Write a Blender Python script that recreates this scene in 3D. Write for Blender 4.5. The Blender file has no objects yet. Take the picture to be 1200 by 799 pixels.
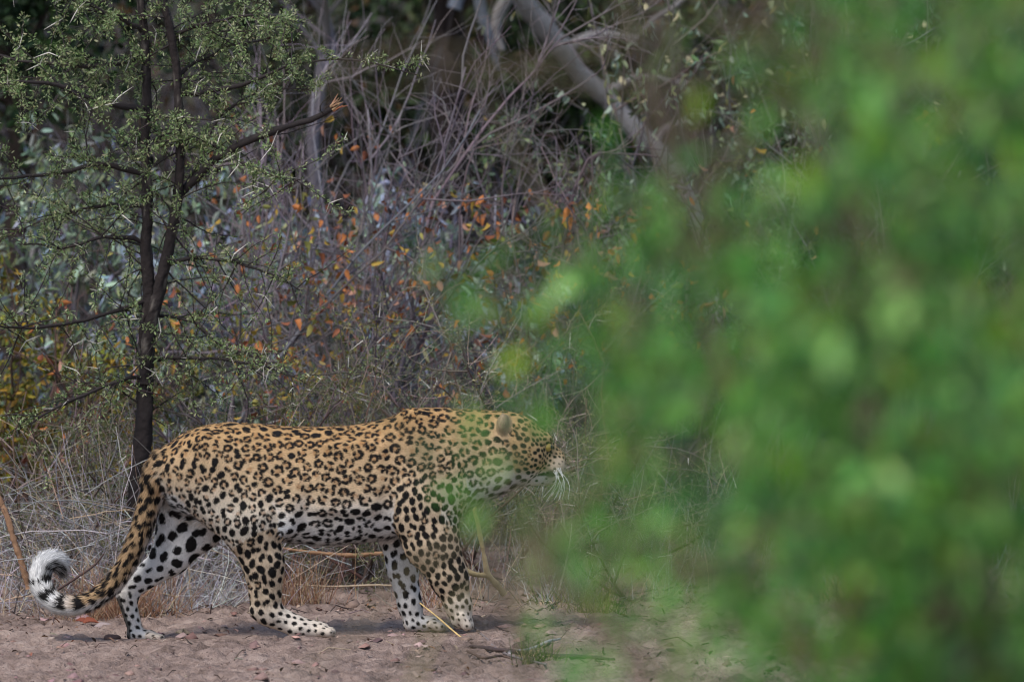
import bpy, math, random
import numpy as np
from mathutils import Vector, kdtree

rng = np.random.default_rng(7)
random.seed(7)
scene = bpy.context.scene
col = scene.collection
PI = math.pi

# ------------------------------------------------------------------ camera
CAM = np.array([0.0, -25.0, 1.9])
S = 400.0                       # photo pixels per metre at the leopard
Z0 = 752.0                      # photo row of the ground under the leopard
AIM = np.array([0.0, 0.0, (Z0 - 399.5) / S])
cam_d = bpy.data.cameras.new('camera')
cam = bpy.data.objects.new('camera', cam_d)
col.objects.link(cam)
cam.location = CAM
cam.rotation_euler = (Vector(AIM) - Vector(CAM)).to_track_quat('-Z', 'Y').to_euler()
_dist = float(np.linalg.norm(AIM - CAM))
cam_d.sensor_width = 36
cam_d.lens = 36 * _dist / 3.0
cam_d.clip_start = 0.1
cam_d.clip_end = 3000
cam_d.dof.use_dof = True
cam_d.dof.focus_distance = _dist - 0.05
cam_d.dof.aperture_fstop = 5.0
scene.camera = cam
_f = (AIM - CAM) / _dist
_r = np.cross(_f, [0, 0, 1]); _r /= np.linalg.norm(_r)
_u = np.cross(_r, _f)

def at(px, py, Y):
    """world point at depth Y that lies on the line of sight of a photo pixel"""
    d = _f + _r * ((px - 600) / 1200 * 3.0 / _dist) + _u * ((399.5 - py) / 1200 * 3.0 / _dist)
    return CAM + d * ((Y - CAM[1]) / d[1])

# ------------------------------------------------------------------ light
SUN_EL, SUN_AZ = math.radians(57), math.radians(218)     # azimuth from +Y clockwise
world = bpy.data.worlds.new('World'); scene.world = world
world.use_nodes = True
nt = world.node_tree; nt.nodes.clear()
sky = nt.nodes.new('ShaderNodeTexSky'); sky.sky_type = 'NISHITA'; sky.sun_disc = False
sky.sun_elevation = SUN_EL; sky.sun_rotation = SUN_AZ
sky.air_density = 1.0; sky.dust_density = 1.2; sky.ozone_density = 1.0
bg = nt.nodes.new('ShaderNodeBackground'); bg.inputs[1].default_value = 0.085
wo = nt.nodes.new('ShaderNodeOutputWorld')
nt.links.new(sky.outputs[0], bg.inputs[0]); nt.links.new(bg.outputs[0], wo.inputs[0])
sd = bpy.data.lights.new('sun', 'SUN'); sd.energy = 1.5; sd.angle = math.radians(22); sd.color = (1, 0.97, 0.92)
sun = bpy.data.objects.new('sun', sd); col.objects.link(sun)
_sd = Vector((math.sin(SUN_AZ) * math.cos(SUN_EL), math.cos(SUN_AZ) * math.cos(SUN_EL), math.sin(SUN_EL)))
sun.rotation_euler = _sd.to_track_quat('Z', 'Y').to_euler()
sun.location = (-5, -10, 20)
scene.view_settings.view_transform = 'Standard'
scene.view_settings.look = 'None'
scene.view_settings.gamma = 1
scene.view_settings.exposure = 1.15
scene.render.engine = 'CYCLES'
scene.cycles.use_denoising = True
try:
    scene.cycles.denoiser = 'OPENIMAGEDENOISE'
    scene.cycles.denoising_input_passes = 'RGB_ALBEDO_NORMAL'
except Exception:
    pass
scene.cycles.filter_width = 1.1
scene.cycles.max_bounces = 6
scene.cycles.diffuse_bounces = 3
scene.cycles.transparent_max_bounces = 4

# ------------------------------------------------------------------ helpers
def lin(c):
    c = np.asarray(c, float) / 255.0
    return np.where(c <= 0.04045, c / 12.92, ((c + 0.055) / 1.055) ** 2.4)

def unit(v):
    return v / np.maximum(np.linalg.norm(v, axis=-1, keepdims=True), 1e-9)

def vnoise(P, freq, seed=0, octv=2):
    """smooth pseudo-noise from rotated sines, about -1..1"""
    r = np.random.default_rng(1000 + seed)
    out = np.zeros(len(P)); amp = 1.0; tot = 0
    for o in range(octv):
        for k in range(4):
            d = r.normal(size=3); d /= np.linalg.norm(d)
            d2 = r.normal(size=3); d2 /= np.linalg.norm(d2)
            ph = r.uniform(0, 6.28); ph2 = r.uniform(0, 6.28)
            out += amp * np.sin(P @ d * freq * 6.28 + ph + 1.3 * np.sin(P @ d2 * freq * 4.1 + ph2)) / 2
        tot += amp; amp *= 0.5; freq *= 2.1
    return out / tot / 1.4

def smooth(a, b, x):
    t = np.clip((x - a) / (b - a), 0, 1)
    return t * t * (3 - 2 * t)

MATS = {}
def mat_col(name, rough=0.75, transl=0.0, bump=0.0, bump_scale=60, spec=0.3, vary=0.0, sheen=0.0):
    """material that takes its colour from the mesh's own Col attribute plus procedural grain"""
    if name in MATS: return MATS[name]
    m = bpy.data.materials.new(name); m.use_nodes = True
    n = m.node_tree; n.nodes.clear(); L = n.links.new
    out = n.nodes.new('ShaderNodeOutputMaterial')
    p = n.nodes.new('ShaderNodeBsdfPrincipled')
    p.inputs['Roughness'].default_value = rough
    p.inputs['Specular IOR Level'].default_value = spec
    a = n.nodes.new('ShaderNodeAttribute'); a.attribute_name = 'Col'
    src = a.outputs['Color']
    if vary > 0:
        tc = n.nodes.new('ShaderNodeTexCoord')
        nz = n.nodes.new('ShaderNodeTexNoise'); nz.inputs['Scale'].default_value = bump_scale
        nz.inputs['Detail'].default_value = 3
        mr = n.nodes.new('ShaderNodeMapRange')
        mr.inputs['To Min'].default_value = 1 - vary; mr.inputs['To Max'].default_value = 1 + vary
        mx = n.nodes.new('ShaderNodeVectorMath'); mx.operation = 'SCALE'
        L(tc.outputs['Object'], nz.inputs['Vector']); L(nz.outputs['Fac'], mr.inputs['Value'])
        L(src, mx.inputs[0]); L(mr.outputs[0], mx.inputs['Scale'])
        src = mx.outputs[0]
        if bump > 0:
            b = n.nodes.new('ShaderNodeBump'); b.inputs['Strength'].default_value = bump
            b.inputs['Distance'].default_value = 0.01
            L(nz.outputs['Fac'], b.inputs['Height']); L(b.outputs[0], p.inputs['Normal'])
    L(src, p.inputs['Base Color'])
    if transl > 0:
        t = n.nodes.new('ShaderNodeBsdfTranslucent'); L(src, t.inputs['Color'])
        mix = n.nodes.new('ShaderNodeMixShader'); mix.inputs[0].default_value = transl
        L(p.outputs[0], mix.inputs[1]); L(t.outputs[0], mix.inputs[2]); L(mix.outputs[0], out.inputs[0])
    else:
        L(p.outputs[0], out.inputs[0])
    MATS[name] = m
    return m

def mesh_np(name, V, F, C=None, smooth_shade=False):
    """V (n,3); F (m,3) or (m,4); C (n,3) per vertex colour"""
    me = bpy.data.meshes.new(name)
    V = np.ascontiguousarray(V, np.float32); F = np.ascontiguousarray(F, np.int32)
    k = F.shape[1]
    me.vertices.add(len(V)); me.vertices.foreach_set('co', V.ravel())
    me.loops.add(F.size); me.loops.foreach_set('vertex_index', F.ravel())
    me.polygons.add(len(F))
    me.polygons.foreach_set('loop_start', np.arange(0, F.size, k, dtype=np.int32))
    me.polygons.foreach_set('loop_total', np.full(len(F), k, np.int32))
    if smooth_shade: me.polygons.foreach_set('use_smooth', np.ones(len(F), bool))
    me.update(calc_edges=True)
    if C is not None:
        at_ = me.color_attributes.new('Col', 'FLOAT_COLOR', 'POINT')
        C4 = np.ones((len(V), 4), np.float32); C4[:, :3] = np.clip(C, 0, 1)
        at_.data.foreach_set('color', C4.ravel())
    return me

def link(name, me, mat=None, parent=None, loc=None):
    o = bpy.data.objects.new(name, me); col.objects.link(o)
    if mat is not None and me is not None and len(me.materials) == 0: me.materials.append(mat)
    if parent is not None: o.parent = parent
    if loc is not None: o.location = loc
    return o

def tag(o, label=None, cat=None, group=None, kind=None):
    if label: o['label'] = label
    if cat: o['category'] = cat
    if group: o['group'] = group
    if kind: o['kind'] = kind
    return o

def empty(name, loc, label, cat, group=None):
    o = bpy.data.objects.new(name, None); col.objects.link(o)
    o.location = loc; o.empty_display_size = 0.1
    return tag(o, label, cat, group)

class MB:
    """collects triangles/quads (quads split) with colours into one mesh"""
    def __init__(s): s.V = []; s.F = []; s.C = []; s.n = 0
    def add(s, V, F, C):
        if len(V) == 0: return
        F = np.asarray(F)
        if F.shape[1] == 4: F = np.concatenate([F[:, [0, 1, 2]], F[:, [0, 2, 3]]])
        s.V.append(np.asarray(V, np.float32)); s.F.append(F + s.n)
        C = np.asarray(C, np.float32)
        if C.ndim == 1: C = np.repeat(C[None], len(V), 0)
        s.C.append(C); s.n += len(V)
    def tubes(s, P, R, C, sides=4):
        """P (n,m,3) polylines, R (n,m) radii, C (3,), (n,3) colours"""
        P = np.asarray(P, float); R = np.asarray(R, float)
        n, m, _ = P.shape
        T = np.empty_like(P); T[:, 1:-1] = P[:, 2:] - P[:, :-2]; T[:, 0] = P[:, 1] - P[:, 0]; T[:, -1] = P[:, -1] - P[:, -2]
        T = unit(T)
        ref = np.eye(3)[np.argmin(np.abs(P[:, -1] - P[:, 0]), axis=1)]
        A = unit(np.cross(T, ref[:, None, :])); B = np.cross(T, A)
        th = np.arange(sides) * 2 * PI / sides
        V = P[:, :, None, :] + R[:, :, None, None] * (A[:, :, None, :] * np.cos(th)[None, None, :, None] + B[:, :, None, :] * np.sin(th)[None, None, :, None])
        base = (np.arange(n) * m * sides)[:, None, None]
        i = np.arange(m - 1)[None, :, None] * sides; j = np.arange(sides)[None, None, :]; j2 = (j + 1) % sides
        F = np.stack([base + i + j, base + i + j2, base + i + sides + j2, base + i + sides + j], -1).reshape(-1, 4)
        C = np.asarray(C, float)
        if C.ndim == 1: C = np.repeat(C[None], n, 0)
        s.add(V.reshape(-1, 3), F, np.repeat(C, m * sides, 0))
        if sides >= 5:      # close the ends
            capb = np.stack([base[:, 0, 0] + 0 * base[:, 0, 0]] * 1, -1)
            for e in (0, (m - 1) * sides):
                fan = np.stack([np.stack([base[:, 0, 0] + e, base[:, 0, 0] + e + k, base[:, 0, 0] + e + k + 1], -1) for k in range(1, sides - 1)], 1).reshape(-1, 3)
                s.F.append(fan + s.n - n * m * sides)
    def leaves(s, P, D, N, Ln, W, C, curl=0.15, fold=0.25):
        """a folded, curled six-point leaf at each P along D facing N"""
        P = np.asarray(P, float); n = len(P)
        if n == 0: return
        D = unit(np.asarray(D, float)); N = np.asarray(N, float)
        Sd = unit(np.cross(D, N)); N = np.cross(Sd, D)
        Ln = np.broadcast_to(Ln, (n,))[:, None]; W = np.broadcast_to(W, (n,))[:, None]
        cu = (curl * Ln)
        V = np.stack([P,
                      P + D * Ln * .33 + Sd * W * .46 + N * (fold * W - cu * .1),
                      P + D * Ln * .33 - Sd * W * .46 + N * (fold * W - cu * .1),
                      P + D * Ln * .5 - N * cu * .25,
                      P + D * Ln * .72 + Sd * W * .38 + N * (fold * W * .8 - cu * .5),
                      P + D * Ln * .72 - Sd * W * .38 + N * (fold * W * .8 - cu * .5),
                      P + D * Ln - N * cu], 1)
        b = (np.arange(n) * 7)[:, None]
        F = np.concatenate([b + np.array(t) for t in ((0, 3, 1), (0, 2, 3), (1, 3, 4), (2, 5, 3), (3, 6, 4), (3, 5, 6))])
        C = np.asarray(C, float)
        if C.ndim == 1: C = np.repeat(C[None], n, 0)
        s.add(V.reshape(-1, 3), F, np.repeat(C, 7, 0))
    def mesh(s, name, smooth_shade=False):
        return mesh_np(name, np.concatenate(s.V), np.concatenate(s.F), np.concatenate(s.C), smooth_shade)
    def build(s, name, mat, parent=None, smooth_shade=False, kind=None):
        o = link(name, s.mesh(name, smooth_shade), mat, parent)
        if parent is not None and parent.location.length > 0:
            o.matrix_parent_inverse = parent_inv(parent)
        if kind: o['kind'] = kind
        return o

def parent_inv(p):
    from mathutils import Matrix
    return Matrix.Translation(-p.location)

def rnd(n, a=0.0, b=1.0): return rng.uniform(a, b, n)
def rdir(n): return unit(rng.normal(size=(n, 3)))

def paths(P0, D0, Ln, m, wander=0.25, up=0.0):
    """n wandering polylines with m points each"""
    n = len(P0); P = np.empty((n, m, 3)); P[:, 0] = P0; D = unit(np.asarray(D0, float).copy())
    st = (np.broadcast_to(Ln, (n,)) / (m - 1))[:, None]
    for i in range(1, m):
        D = unit(D + rng.normal(size=(n, 3)) * wander + np.array([0, 0, up]))
        P[:, i] = P[:, i - 1] + D * st
    return P

def along(P, k, t0=0.2, t1=1.0):
    """k random points on each polyline: positions, tangents, owner index, parameter"""
    n, m, _ = P.shape
    own = np.repeat(np.arange(n), k); t = rnd(n * k, t0, t1) * (m - 1) * 0.9999
    i = t.astype(int); f = (t - i)[:, None]
    a = P[own, i]; b = P[own, i + 1]
    return a * (1 - f) + b * f, unit(b - a), own, t / (m - 1)

def resample(pts, m):
    """smooth polyline through control points (n,3 or more columns)"""
    pts = np.asarray(pts, float); n = len(pts)
    t = np.linspace(0, n - 1, m); i = np.minimum(t.astype(int), n - 2); f = (t - i)[:, None]
    p0 = pts[np.maximum(i - 1, 0)]; p1 = pts[i]; p2 = pts[i + 1]; p3 = pts[np.minimum(i + 2, n - 1)]
    return 0.5 * (2 * p1 + (p2 - p0) * f + (2 * p0 - 5 * p1 + 4 * p2 - p3) * f ** 2 + (3 * p1 - p0 - 3 * p2 + p3) * f ** 3)

def jitter(c, n, dv=0.2, dh=0.06):
    """n variants of a linear colour"""
    c = np.asarray(c, float)[None] * (1 + rng.normal(size=(n, 1)) * dv) * (1 + rng.normal(size=(n, 3)) * dh)
    return np.clip(c, 0.002, 0.95)

def pick(cols, w, n, dv=0.2, dh=0.06):
    cols = np.asarray(cols, float); w = np.asarray(w, float); k = rng.choice(len(cols), n, p=w / w.sum())
    return np.clip(cols[k] * (1 + rng.normal(size=(n, 1)) * dv) * (1 + rng.normal(size=(n, 3)) * dh), 0.002, 0.95)

# ------------------------------------------------------------------ ground
def H(x, y):
    x = np.asarray(x, float); y = np.asarray(y, float)
    P = np.stack([x, y, 0 * x], -1).reshape(-1, 3)
    near = np.exp(-((y.ravel()) / 9) ** 4) * np.exp(-((x.ravel()) / 6) ** 4)
    h = 0.030 * np.tanh((x.ravel() + 1.1) / 1.2)
    h += near * (0.012 * vnoise(P, 0.9, 1, 2) + 0.009 * np.maximum(vnoise(P, 3.1, 2, 3), -.3))
    h += (1 - near) * 0.05 * vnoise(P, .12, 3, 2)
    pad = np.exp(-((y.ravel() - 0.0) / .28) ** 2 - ((x.ravel() + .7) / .75) ** 4)      # the trodden strip under the paws
    h = h * (1 - .75 * pad) + 0.030 * np.tanh((x.ravel() + 1.1) / 1.2) * .75 * pad
    xr, yr = x.ravel(), y.ravel()      # trampled sand: scuffed ridges and pits
    nr = smooth(2.4, 1.7, np.abs(xr)) * smooth(3.2, 2.4, np.abs(yr))
    r1 = vnoise(P * [1, 2.0, 1], 5.5, 11, 3); r2 = vnoise(P * [1, 1.6, 1], 13, 12, 2)
    away = 1 - .8 * np.exp(-(yr / .22) ** 2 - ((xr + .7) / .7) ** 4)
    h += nr * away * (0.026 * (1 - np.abs(r1) * 2.2) * (r1 > -.6) + 0.011 * r2)
    yy = np.maximum(y.ravel() - 3.5, 0)
    h += 3.4 * (1 - np.exp(-(yy / 22) ** 1.6))
    h += 0.05 * smooth(1.1, 2.2, y.ravel() + .25 * vnoise(P, .8, 5, 2))
    return h.reshape(x.shape)

def axis(c, fine, r, far):
    a = [c]; d = fine
    while a[-1] < far:
        if a[-1] - c > r: d *= 1.25
        a.append(a[-1] + d)
    b = [2 * c - v for v in a[1:]][::-1]
    return np.array(b + a)

def build_ground():
    gx = axis(0.0, 0.016, 1.75, 900); gy = axis(0.0, 0.022, 3.0, 900)
    X, Y = np.meshgrid(gx, gy, indexing='ij')
    P2 = np.stack([X.ravel(), Y.ravel(), 0 * X.ravel()], -1)
    Zg = H(X, Y).ravel()
    nx, ny = X.shape
    idx = np.arange(nx * ny).reshape(nx, ny)
    F = np.stack([idx[:-1, :-1], idx[1:, :-1], idx[1:, 1:], idx[:-1, 1:]], -1).reshape(-1, 4)
    me = mesh_np('ground', np.stack([X.ravel(), Y.ravel(), Zg], -1), F, None, True)
    m = bpy.data.materials.new('trampled_sand'); m.use_nodes = True
    n = m.node_tree; L = n.links.new; p = n.nodes['Principled BSDF']
    p.inputs['Roughness'].default_value = .95; p.inputs['Specular IOR Level'].default_value = .15
    tc = n.nodes.new('ShaderNodeTexCoord')
    def noise(sc, det, rg=.6):
        z = n.nodes.new('ShaderNodeTexNoise'); z.inputs['Scale'].default_value = sc; z.inputs['Detail'].default_value = det
        z.inputs['Roughness'].default_value = rg; L(tc.outputs['Object'], z.inputs['Vector']); return z
    n1 = noise(1.7, 4); n2 = noise(22, 5, .7); n3 = noise(160, 3)
    cr = n.nodes.new('ShaderNodeValToRGB')
    e = cr.color_ramp.elements
    e[0].position = .36; e[0].color = (*lin((92, 77, 70)), 1)
    e[1].position = .66; e[1].color = (*lin((168, 148, 136)), 1)
    el = e.new(.5); el.color = (*lin((138, 118, 108)), 1)
    add = n.nodes.new('ShaderNodeMath'); add.operation = 'MULTIPLY_ADD'; add.inputs[1].default_value = .55
    mm = n.nodes.new('ShaderNodeMath'); mm.operation = 'MULTIPLY'; mm.inputs[1].default_value = .45
    L(n1.outputs['Fac'], mm.inputs[0]); L(n2.outputs['Fac'], add.inputs[0]); L(mm.outputs[0], add.inputs[2])
    L(add.outputs[0], cr.inputs[0])
    # small dark specks of dung and bark
    v = n.nodes.new('ShaderNodeTexVoronoi'); v.inputs['Scale'].default_value = 55; L(tc.outputs['Object'], v.inputs['Vector'])
    sp = n.nodes.new('ShaderNodeMath'); sp.operation = 'LESS_THAN'; sp.inputs[1].default_value = .17; L(v.outputs['Distance'], sp.inputs[0])
    mk = n.nodes.new('ShaderNodeMath'); mk.operation = 'GREATER_THAN'; mk.inputs[1].default_value = .52
    n4 = noise(6, 2); L(n4.outputs['Fac'], mk.inputs[0])
    ml = n.nodes.new('ShaderNodeMath'); ml.operation = 'MULTIPLY'; L(sp.outputs[0], ml.inputs[0]); L(mk.outputs[0], ml.inputs[1])
    ml2 = n.nodes.new('ShaderNodeMath'); ml2.operation = 'MULTIPLY'; ml2.inputs[1].default_value = .6; L(ml.outputs[0], ml2.inputs[0])
    mx = n.nodes.new('ShaderNodeMix'); mx.data_type = 'RGBA'; L(ml2.outputs[0], mx.inputs['Factor'])
    L(cr.outputs[0], mx.inputs['A']); mx.inputs['B'].default_value = (.05, .035, .03, 1)
    # the bank behind is covered in dark rotted litter
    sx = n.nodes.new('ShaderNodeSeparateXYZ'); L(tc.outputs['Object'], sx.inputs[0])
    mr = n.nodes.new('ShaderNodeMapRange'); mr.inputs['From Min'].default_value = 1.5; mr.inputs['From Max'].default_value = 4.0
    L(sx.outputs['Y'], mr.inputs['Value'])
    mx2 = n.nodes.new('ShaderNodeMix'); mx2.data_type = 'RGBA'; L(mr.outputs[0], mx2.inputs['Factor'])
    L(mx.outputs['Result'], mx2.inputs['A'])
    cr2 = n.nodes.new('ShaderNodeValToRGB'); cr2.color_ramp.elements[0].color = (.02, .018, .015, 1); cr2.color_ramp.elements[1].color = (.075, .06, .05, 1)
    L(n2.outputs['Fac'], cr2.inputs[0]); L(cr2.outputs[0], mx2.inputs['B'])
    L(mx2.outputs['Result'], p.inputs['Base Color'])
    b = n.nodes.new('ShaderNodeBump'); b.inputs['Strength'].default_value = .9; b.inputs['Distance'].default_value = .02
    ad = n.nodes.new('ShaderNodeMath'); ad.operation = 'MULTIPLY_ADD'; ad.inputs[1].default_value = .3
    L(n3.outputs['Fac'], ad.inputs[0]); L(n2.outputs['Fac'], ad.inputs[2]); L(ad.outputs[0], b.inputs['Height'])
    L(b.outputs[0], p.inputs['Normal'])
    o = link('ground', me, m); tag(o, 'trampled mauve brown sand in front of the dry thicket', kind='structure')
    return o
build_ground()

# ------------------------------------------------------------------ the leopard
def J(px, py, y=0.0): return np.array([(px - 600) / S, y, (Z0 - py) / S])

PR = []      # primitives: sdf function, bounding box, blend, attributes
def rcone(a, ra, b, rb, sy=1.0, k=.02, **at_):
    a = np.array(a, float); b = np.array(b, float)
    mid_y = (a[1] + b[1]) / 2
    def f(P):
        Q = P.copy(); A = a.copy(); B = b.copy()
        if sy != 1.0:       # flattened from side to side about its own axis
            t = np.clip((P[:, 0] - a[0]) * (b[0] - a[0]) + (P[:, 2] - a[2]) * (b[2] - a[2]), 0, None) / max((b[0] - a[0]) ** 2 + (b[2] - a[2]) ** 2, 1e-9)
            yc = a[1] + np.clip(t, 0, 1) * (b[1] - a[1])
            Q[:, 1] = (P[:, 1] - yc) / sy; A[1] = 0; B[1] = 0
        pa = Q - A; ba = B - A
        h = np.clip(pa @ ba / max(ba @ ba, 1e-9), 0, 1)
        return np.linalg.norm(pa - h[:, None] * ba, axis=1) - (ra + (rb - ra) * h)
    r = max(ra, rb) + .03
    at_.setdefault('dir', b - a)
    PR.append(dict(f=f, lo=np.minimum(a, b) - r, hi=np.maximum(a, b) + r, k=k, **at_))

def ellip(c, r, R=None, k=.02, **at_):
    c = np.array(c, float); r = np.array(r, float); R = np.eye(3) if R is None else R
    def f(P):
        q = (P - c) @ R
        l = np.linalg.norm(q / r, axis=1); g = np.linalg.norm(q / r ** 2, axis=1)
        return l * (l - 1) / np.maximum(g, 1e-6)
    m = r.max() + .03
    PR.append(dict(f=f, lo=c - m, hi=c + m, k=k, **at_))

TOR = np.array([  # px: back line, belly line, half width (m)
    (188, 538, 560, .030), (196, 519, 588, .058), (210, 507, 600, .076), (235, 497, 604, .090), (265, 492, 610, .096), (300, 494, 626, .098),
    (340, 497.5, 634, .104), (380, 498, 637, .112), (420, 495.5, 634, .116), (450, 489, 630, .115), (480, 477, 626, .108),
    (510, 475, 616, .096), (540, 477, 600, .082), (570, 479, 584, .074), (600, 485, 572, .066), (615, 500, 560, .04)])
TX = (TOR[:, 0] - 600) / S; TT = (Z0 - TOR[:, 1]) / S; TB = (Z0 - TOR[:, 2]) / S; TW = TOR[:, 3]
_xs = np.linspace(TX[0], TX[-1], 200)
def _sm(v):
    y = np.interp(_xs, TX, v); k = np.ones(9) / 9
    return np.convolve(np.pad(y, 4, mode='edge'), k, 'valid')
_T, _B, _W = _sm(TT), _sm(TB), _sm(TW)
def torso(P):
    x = np.clip(P[:, 0], TX[0], TX[-1])
    t = np.interp(x, _xs, _T); b = np.interp(x, _xs, _B); w = np.interp(x, _xs, _W)
    zc = b + (t - b) * .54; hz = np.where(P[:, 2] > zc, t - zc, zc - b)
    e = 2.25
    q = (np.abs((P[:, 2] - zc) / hz) ** e + np.abs(P[:, 1] / w) ** e) ** (1 / e)
    d = (q - 1) * np.minimum(hz, w) * .9
    return np.maximum(d, np.abs(P[:, 0] - x) - .003 + np.minimum(d, 0) * 0)
PR.append(dict(f=torso, lo=np.array([TX[0] - .03, -.16, .25]), hi=np.array([TX[-1] + .03, .16, .75]), k=.02,
               dir=np.array([-1, 0, -.15]), reg='torso'))
# haunch and near hind leg (swinging forward, paw just off the sand)
y = -.062
rcone(J(246, 548, y * .8), .112, J(292, 606, y - .016), .090, .55, .018, reg='thigh', dir=np.array([-.3, 0, -1]))
rcone(J(222, 552, -.045), .075, J(262, 590, -.062), .065, .6, .04, reg='thigh', dir=np.array([-.3, 0, -1]))
rcone(J(295, 608, y - .012), .084, J(309, 660, y - .012), .057, .62, .03, reg='leg', dir=np.array([.1, 0, -1]))
rcone(J(310, 655, y - .012), .058, J(312, 706, y - .005), .045, .62, .02, reg='leg', dir=np.array([.1, 0, -1]))
rcone(J(304, 712, y - .005), .026, J(318, 716, y), .036, .8, .015, reg='shin', dir=np.array([.6, 0, -.8]))
rcone(J(314, 714, y), .037, J(350, 731, y), .031, .8, .012, reg='foot', dir=np.array([1, 0, -.3]))
rcone(J(350, 732, y), .031, J(376, 736, y), .029, 1.15, .012, reg='foot', dir=np.array([1, 0, 0]))
for dy in (-.027, -.009, .009, .027):
    c = .003 if abs(dy) > .02 else 0
    rcone(J(376, 735, y + dy), .0150, J(388 - c * 900, 737, y + dy * 1.15), .0150, 1, .0035, reg='paw', dir=np.array([1, 0, -.3]))
# far hind leg (stretched back, standing)
y = .068
rcone(J(232, 560, .05), .085, J(232, 618, y), .066, .6, .03, reg='inner', dir=np.array([-.3, 0, -1]))
rcone(J(212, 560, .045), .060, J(196, 648, .062), .046, .6, .03, reg='inner', dir=np.array([-.3, 0, -1]))
rcone(J(236, 612, y), .066, J(200, 652, y), .050, .65, .025, reg='inner', dir=np.array([-.7, 0, -.6]))
rcone(J(200, 652, y), .050, J(152, 688, y), .032, .7, .02, reg='inner_low', dir=np.array([-.8, 0, -.5]))
rcone(J(140, 694, y), .019, J(150, 698, y), .029, .8, .012, reg='inner_low', dir=np.array([-.4, 0, -.9]))
rcone(J(146, 700, y), .027, J(157, 738, y), .022, .85, .012, reg='foot', dir=np.array([.2, 0, -1]))
rcone(J(154, 744, y), .019, J(174, 746, y), .020, 1.3, .01, reg='foot', dir=np.array([1, 0, -.3]))
for dy in (-.026, -.009, .009, .026):
    rcone(J(174, 745, y + dy), .0130, J(187 - (3 if abs(dy) > .02 else 0), 748, y + dy * 1.15), .0120, 1, .003, reg='paw', dir=np.array([1, 0, -.3]))
# far foreleg (standing)
y = .072
rcone(J(470, 575, .06), .085, J(468, 625, y), .062, .6, .03, reg='inner', dir=np.array([0, 0, -1]))
rcone(J(467, 620, y), .060, J(471, 665, y), .045, .75, .02, reg='foreinner', dir=np.array([.1, 0, -1]))
rcone(J(471, 665, y), .044, J(480, 710, y), .034, .85, .015, reg='foreinner', dir=np.array([.1, 0, -1]))
rcone(J(480, 708, y), .035, J(484, 728, y), .031, .95, .012, reg='foot', dir=np.array([.2, 0, -1]))
rcone(J(483, 732, y), .024, J(506, 731, y), .025, 1.25, .012, reg='foot', dir=np.array([1, 0, -.2]))
for dy in (-.029, -.010, .010, .029):
    rcone(J(506, 731, y + dy), .0150, J(519 - (4 if abs(dy) > .02 else 0), 734, y + dy * 1.15), .0145, 1, .003, reg='paw', dir=np.array([1, 0, -.3]))
# shoulder and near foreleg (lifting)
rcone(J(484, 496, -.052), .050, J(492, 575, -.075), .090, .55, .026, reg='shoulder', dir=np.array([-.3, 0, -1]))
rcone(J(525, 545, -.05), .075, J(505, 600, -.075), .080, .6, .045, reg='shoulder', dir=np.array([-.1, 0, -1]))
rcone(J(492, 585, -.078), .086, J(505, 632, -.080), .078, .58, .03, reg='foreleg', dir=np.array([.2, 0, -1]))
rcone(J(507, 630, -.080), .078, J(526, 672, -.078), .055, .62, .025, reg='foreleg', dir=np.array([.3, 0, -1]))
rcone(J(526, 672, -.078), .054, J(537, 704, -.074), .040, .75, .018, reg='foreleg', dir=np.array([.3, 0, -1]))
rcone(J(537, 704, -.074), .038, J(541, 720, -.072), .033, 1.0, .012, reg='foot', dir=np.array([.4, 0, -1]))
for dy in (-.027, -.009, .009, .027):
    rcone(J(541, 718, -.072 + dy), .018, J(549 - (2 if abs(dy) > .02 else 0), 728, -.072 + dy * 1.1), .0165, 1, .006, reg='paw', dir=np.array([.7, 0, -.7]))
# hip bone, elbow, loose skin of the flank and belly
ellip(J(238, 520, -.070), (.040, .020, .030), None, .03, reg='thigh', dir=np.array([-.3, 0, -1]))
ellip(J(478, 606, -.094), (.030, .022, .040), None, .025, reg='foreleg', dir=np.array([.2, 0, -1]))
rcone(J(335, 612, -.078), .022, J(352, 560, -.085), .014, 1, .04, reg='torso', dir=np.array([-1, 0, -.2]))
for _q in range(5):
    rcone(J(388 + 15 * _q, 520, -.097), .010, J(376 + 15 * _q, 590, -.100), .010, 1, .03, reg='torso', dir=np.array([-1, 0, -.2]))
# tail, hanging behind the legs and curling up at the white tip
TAIL = np.array([(196, 536, .0, .036), (184, 560, -.004, .038), (174, 592, -.012, .034), (162, 628, -.020, .031), (147, 661, -.024, .029), (126, 688, -.024, .0275),
                 (100, 704, -.020, .027), (75, 707, -.014, .028), (56, 697, -.008, .029), (47, 679, -.004, .030), (49, 663, .0, .030), (58, 655, .004, .029),
                 (67, 657, .008, .0255), (70, 664, .010, .019)])
_tl = resample(TAIL, 53)
for i in range(52):
    a, b = _tl[i], _tl[i + 1]
    rcone(J(a[0], a[1], a[2]), a[3] * .95, J(b[0], b[1], b[2]), b[3] * .95, 1, .006 if i > 4 else .03, reg='tail', tt=i / 51)
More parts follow.
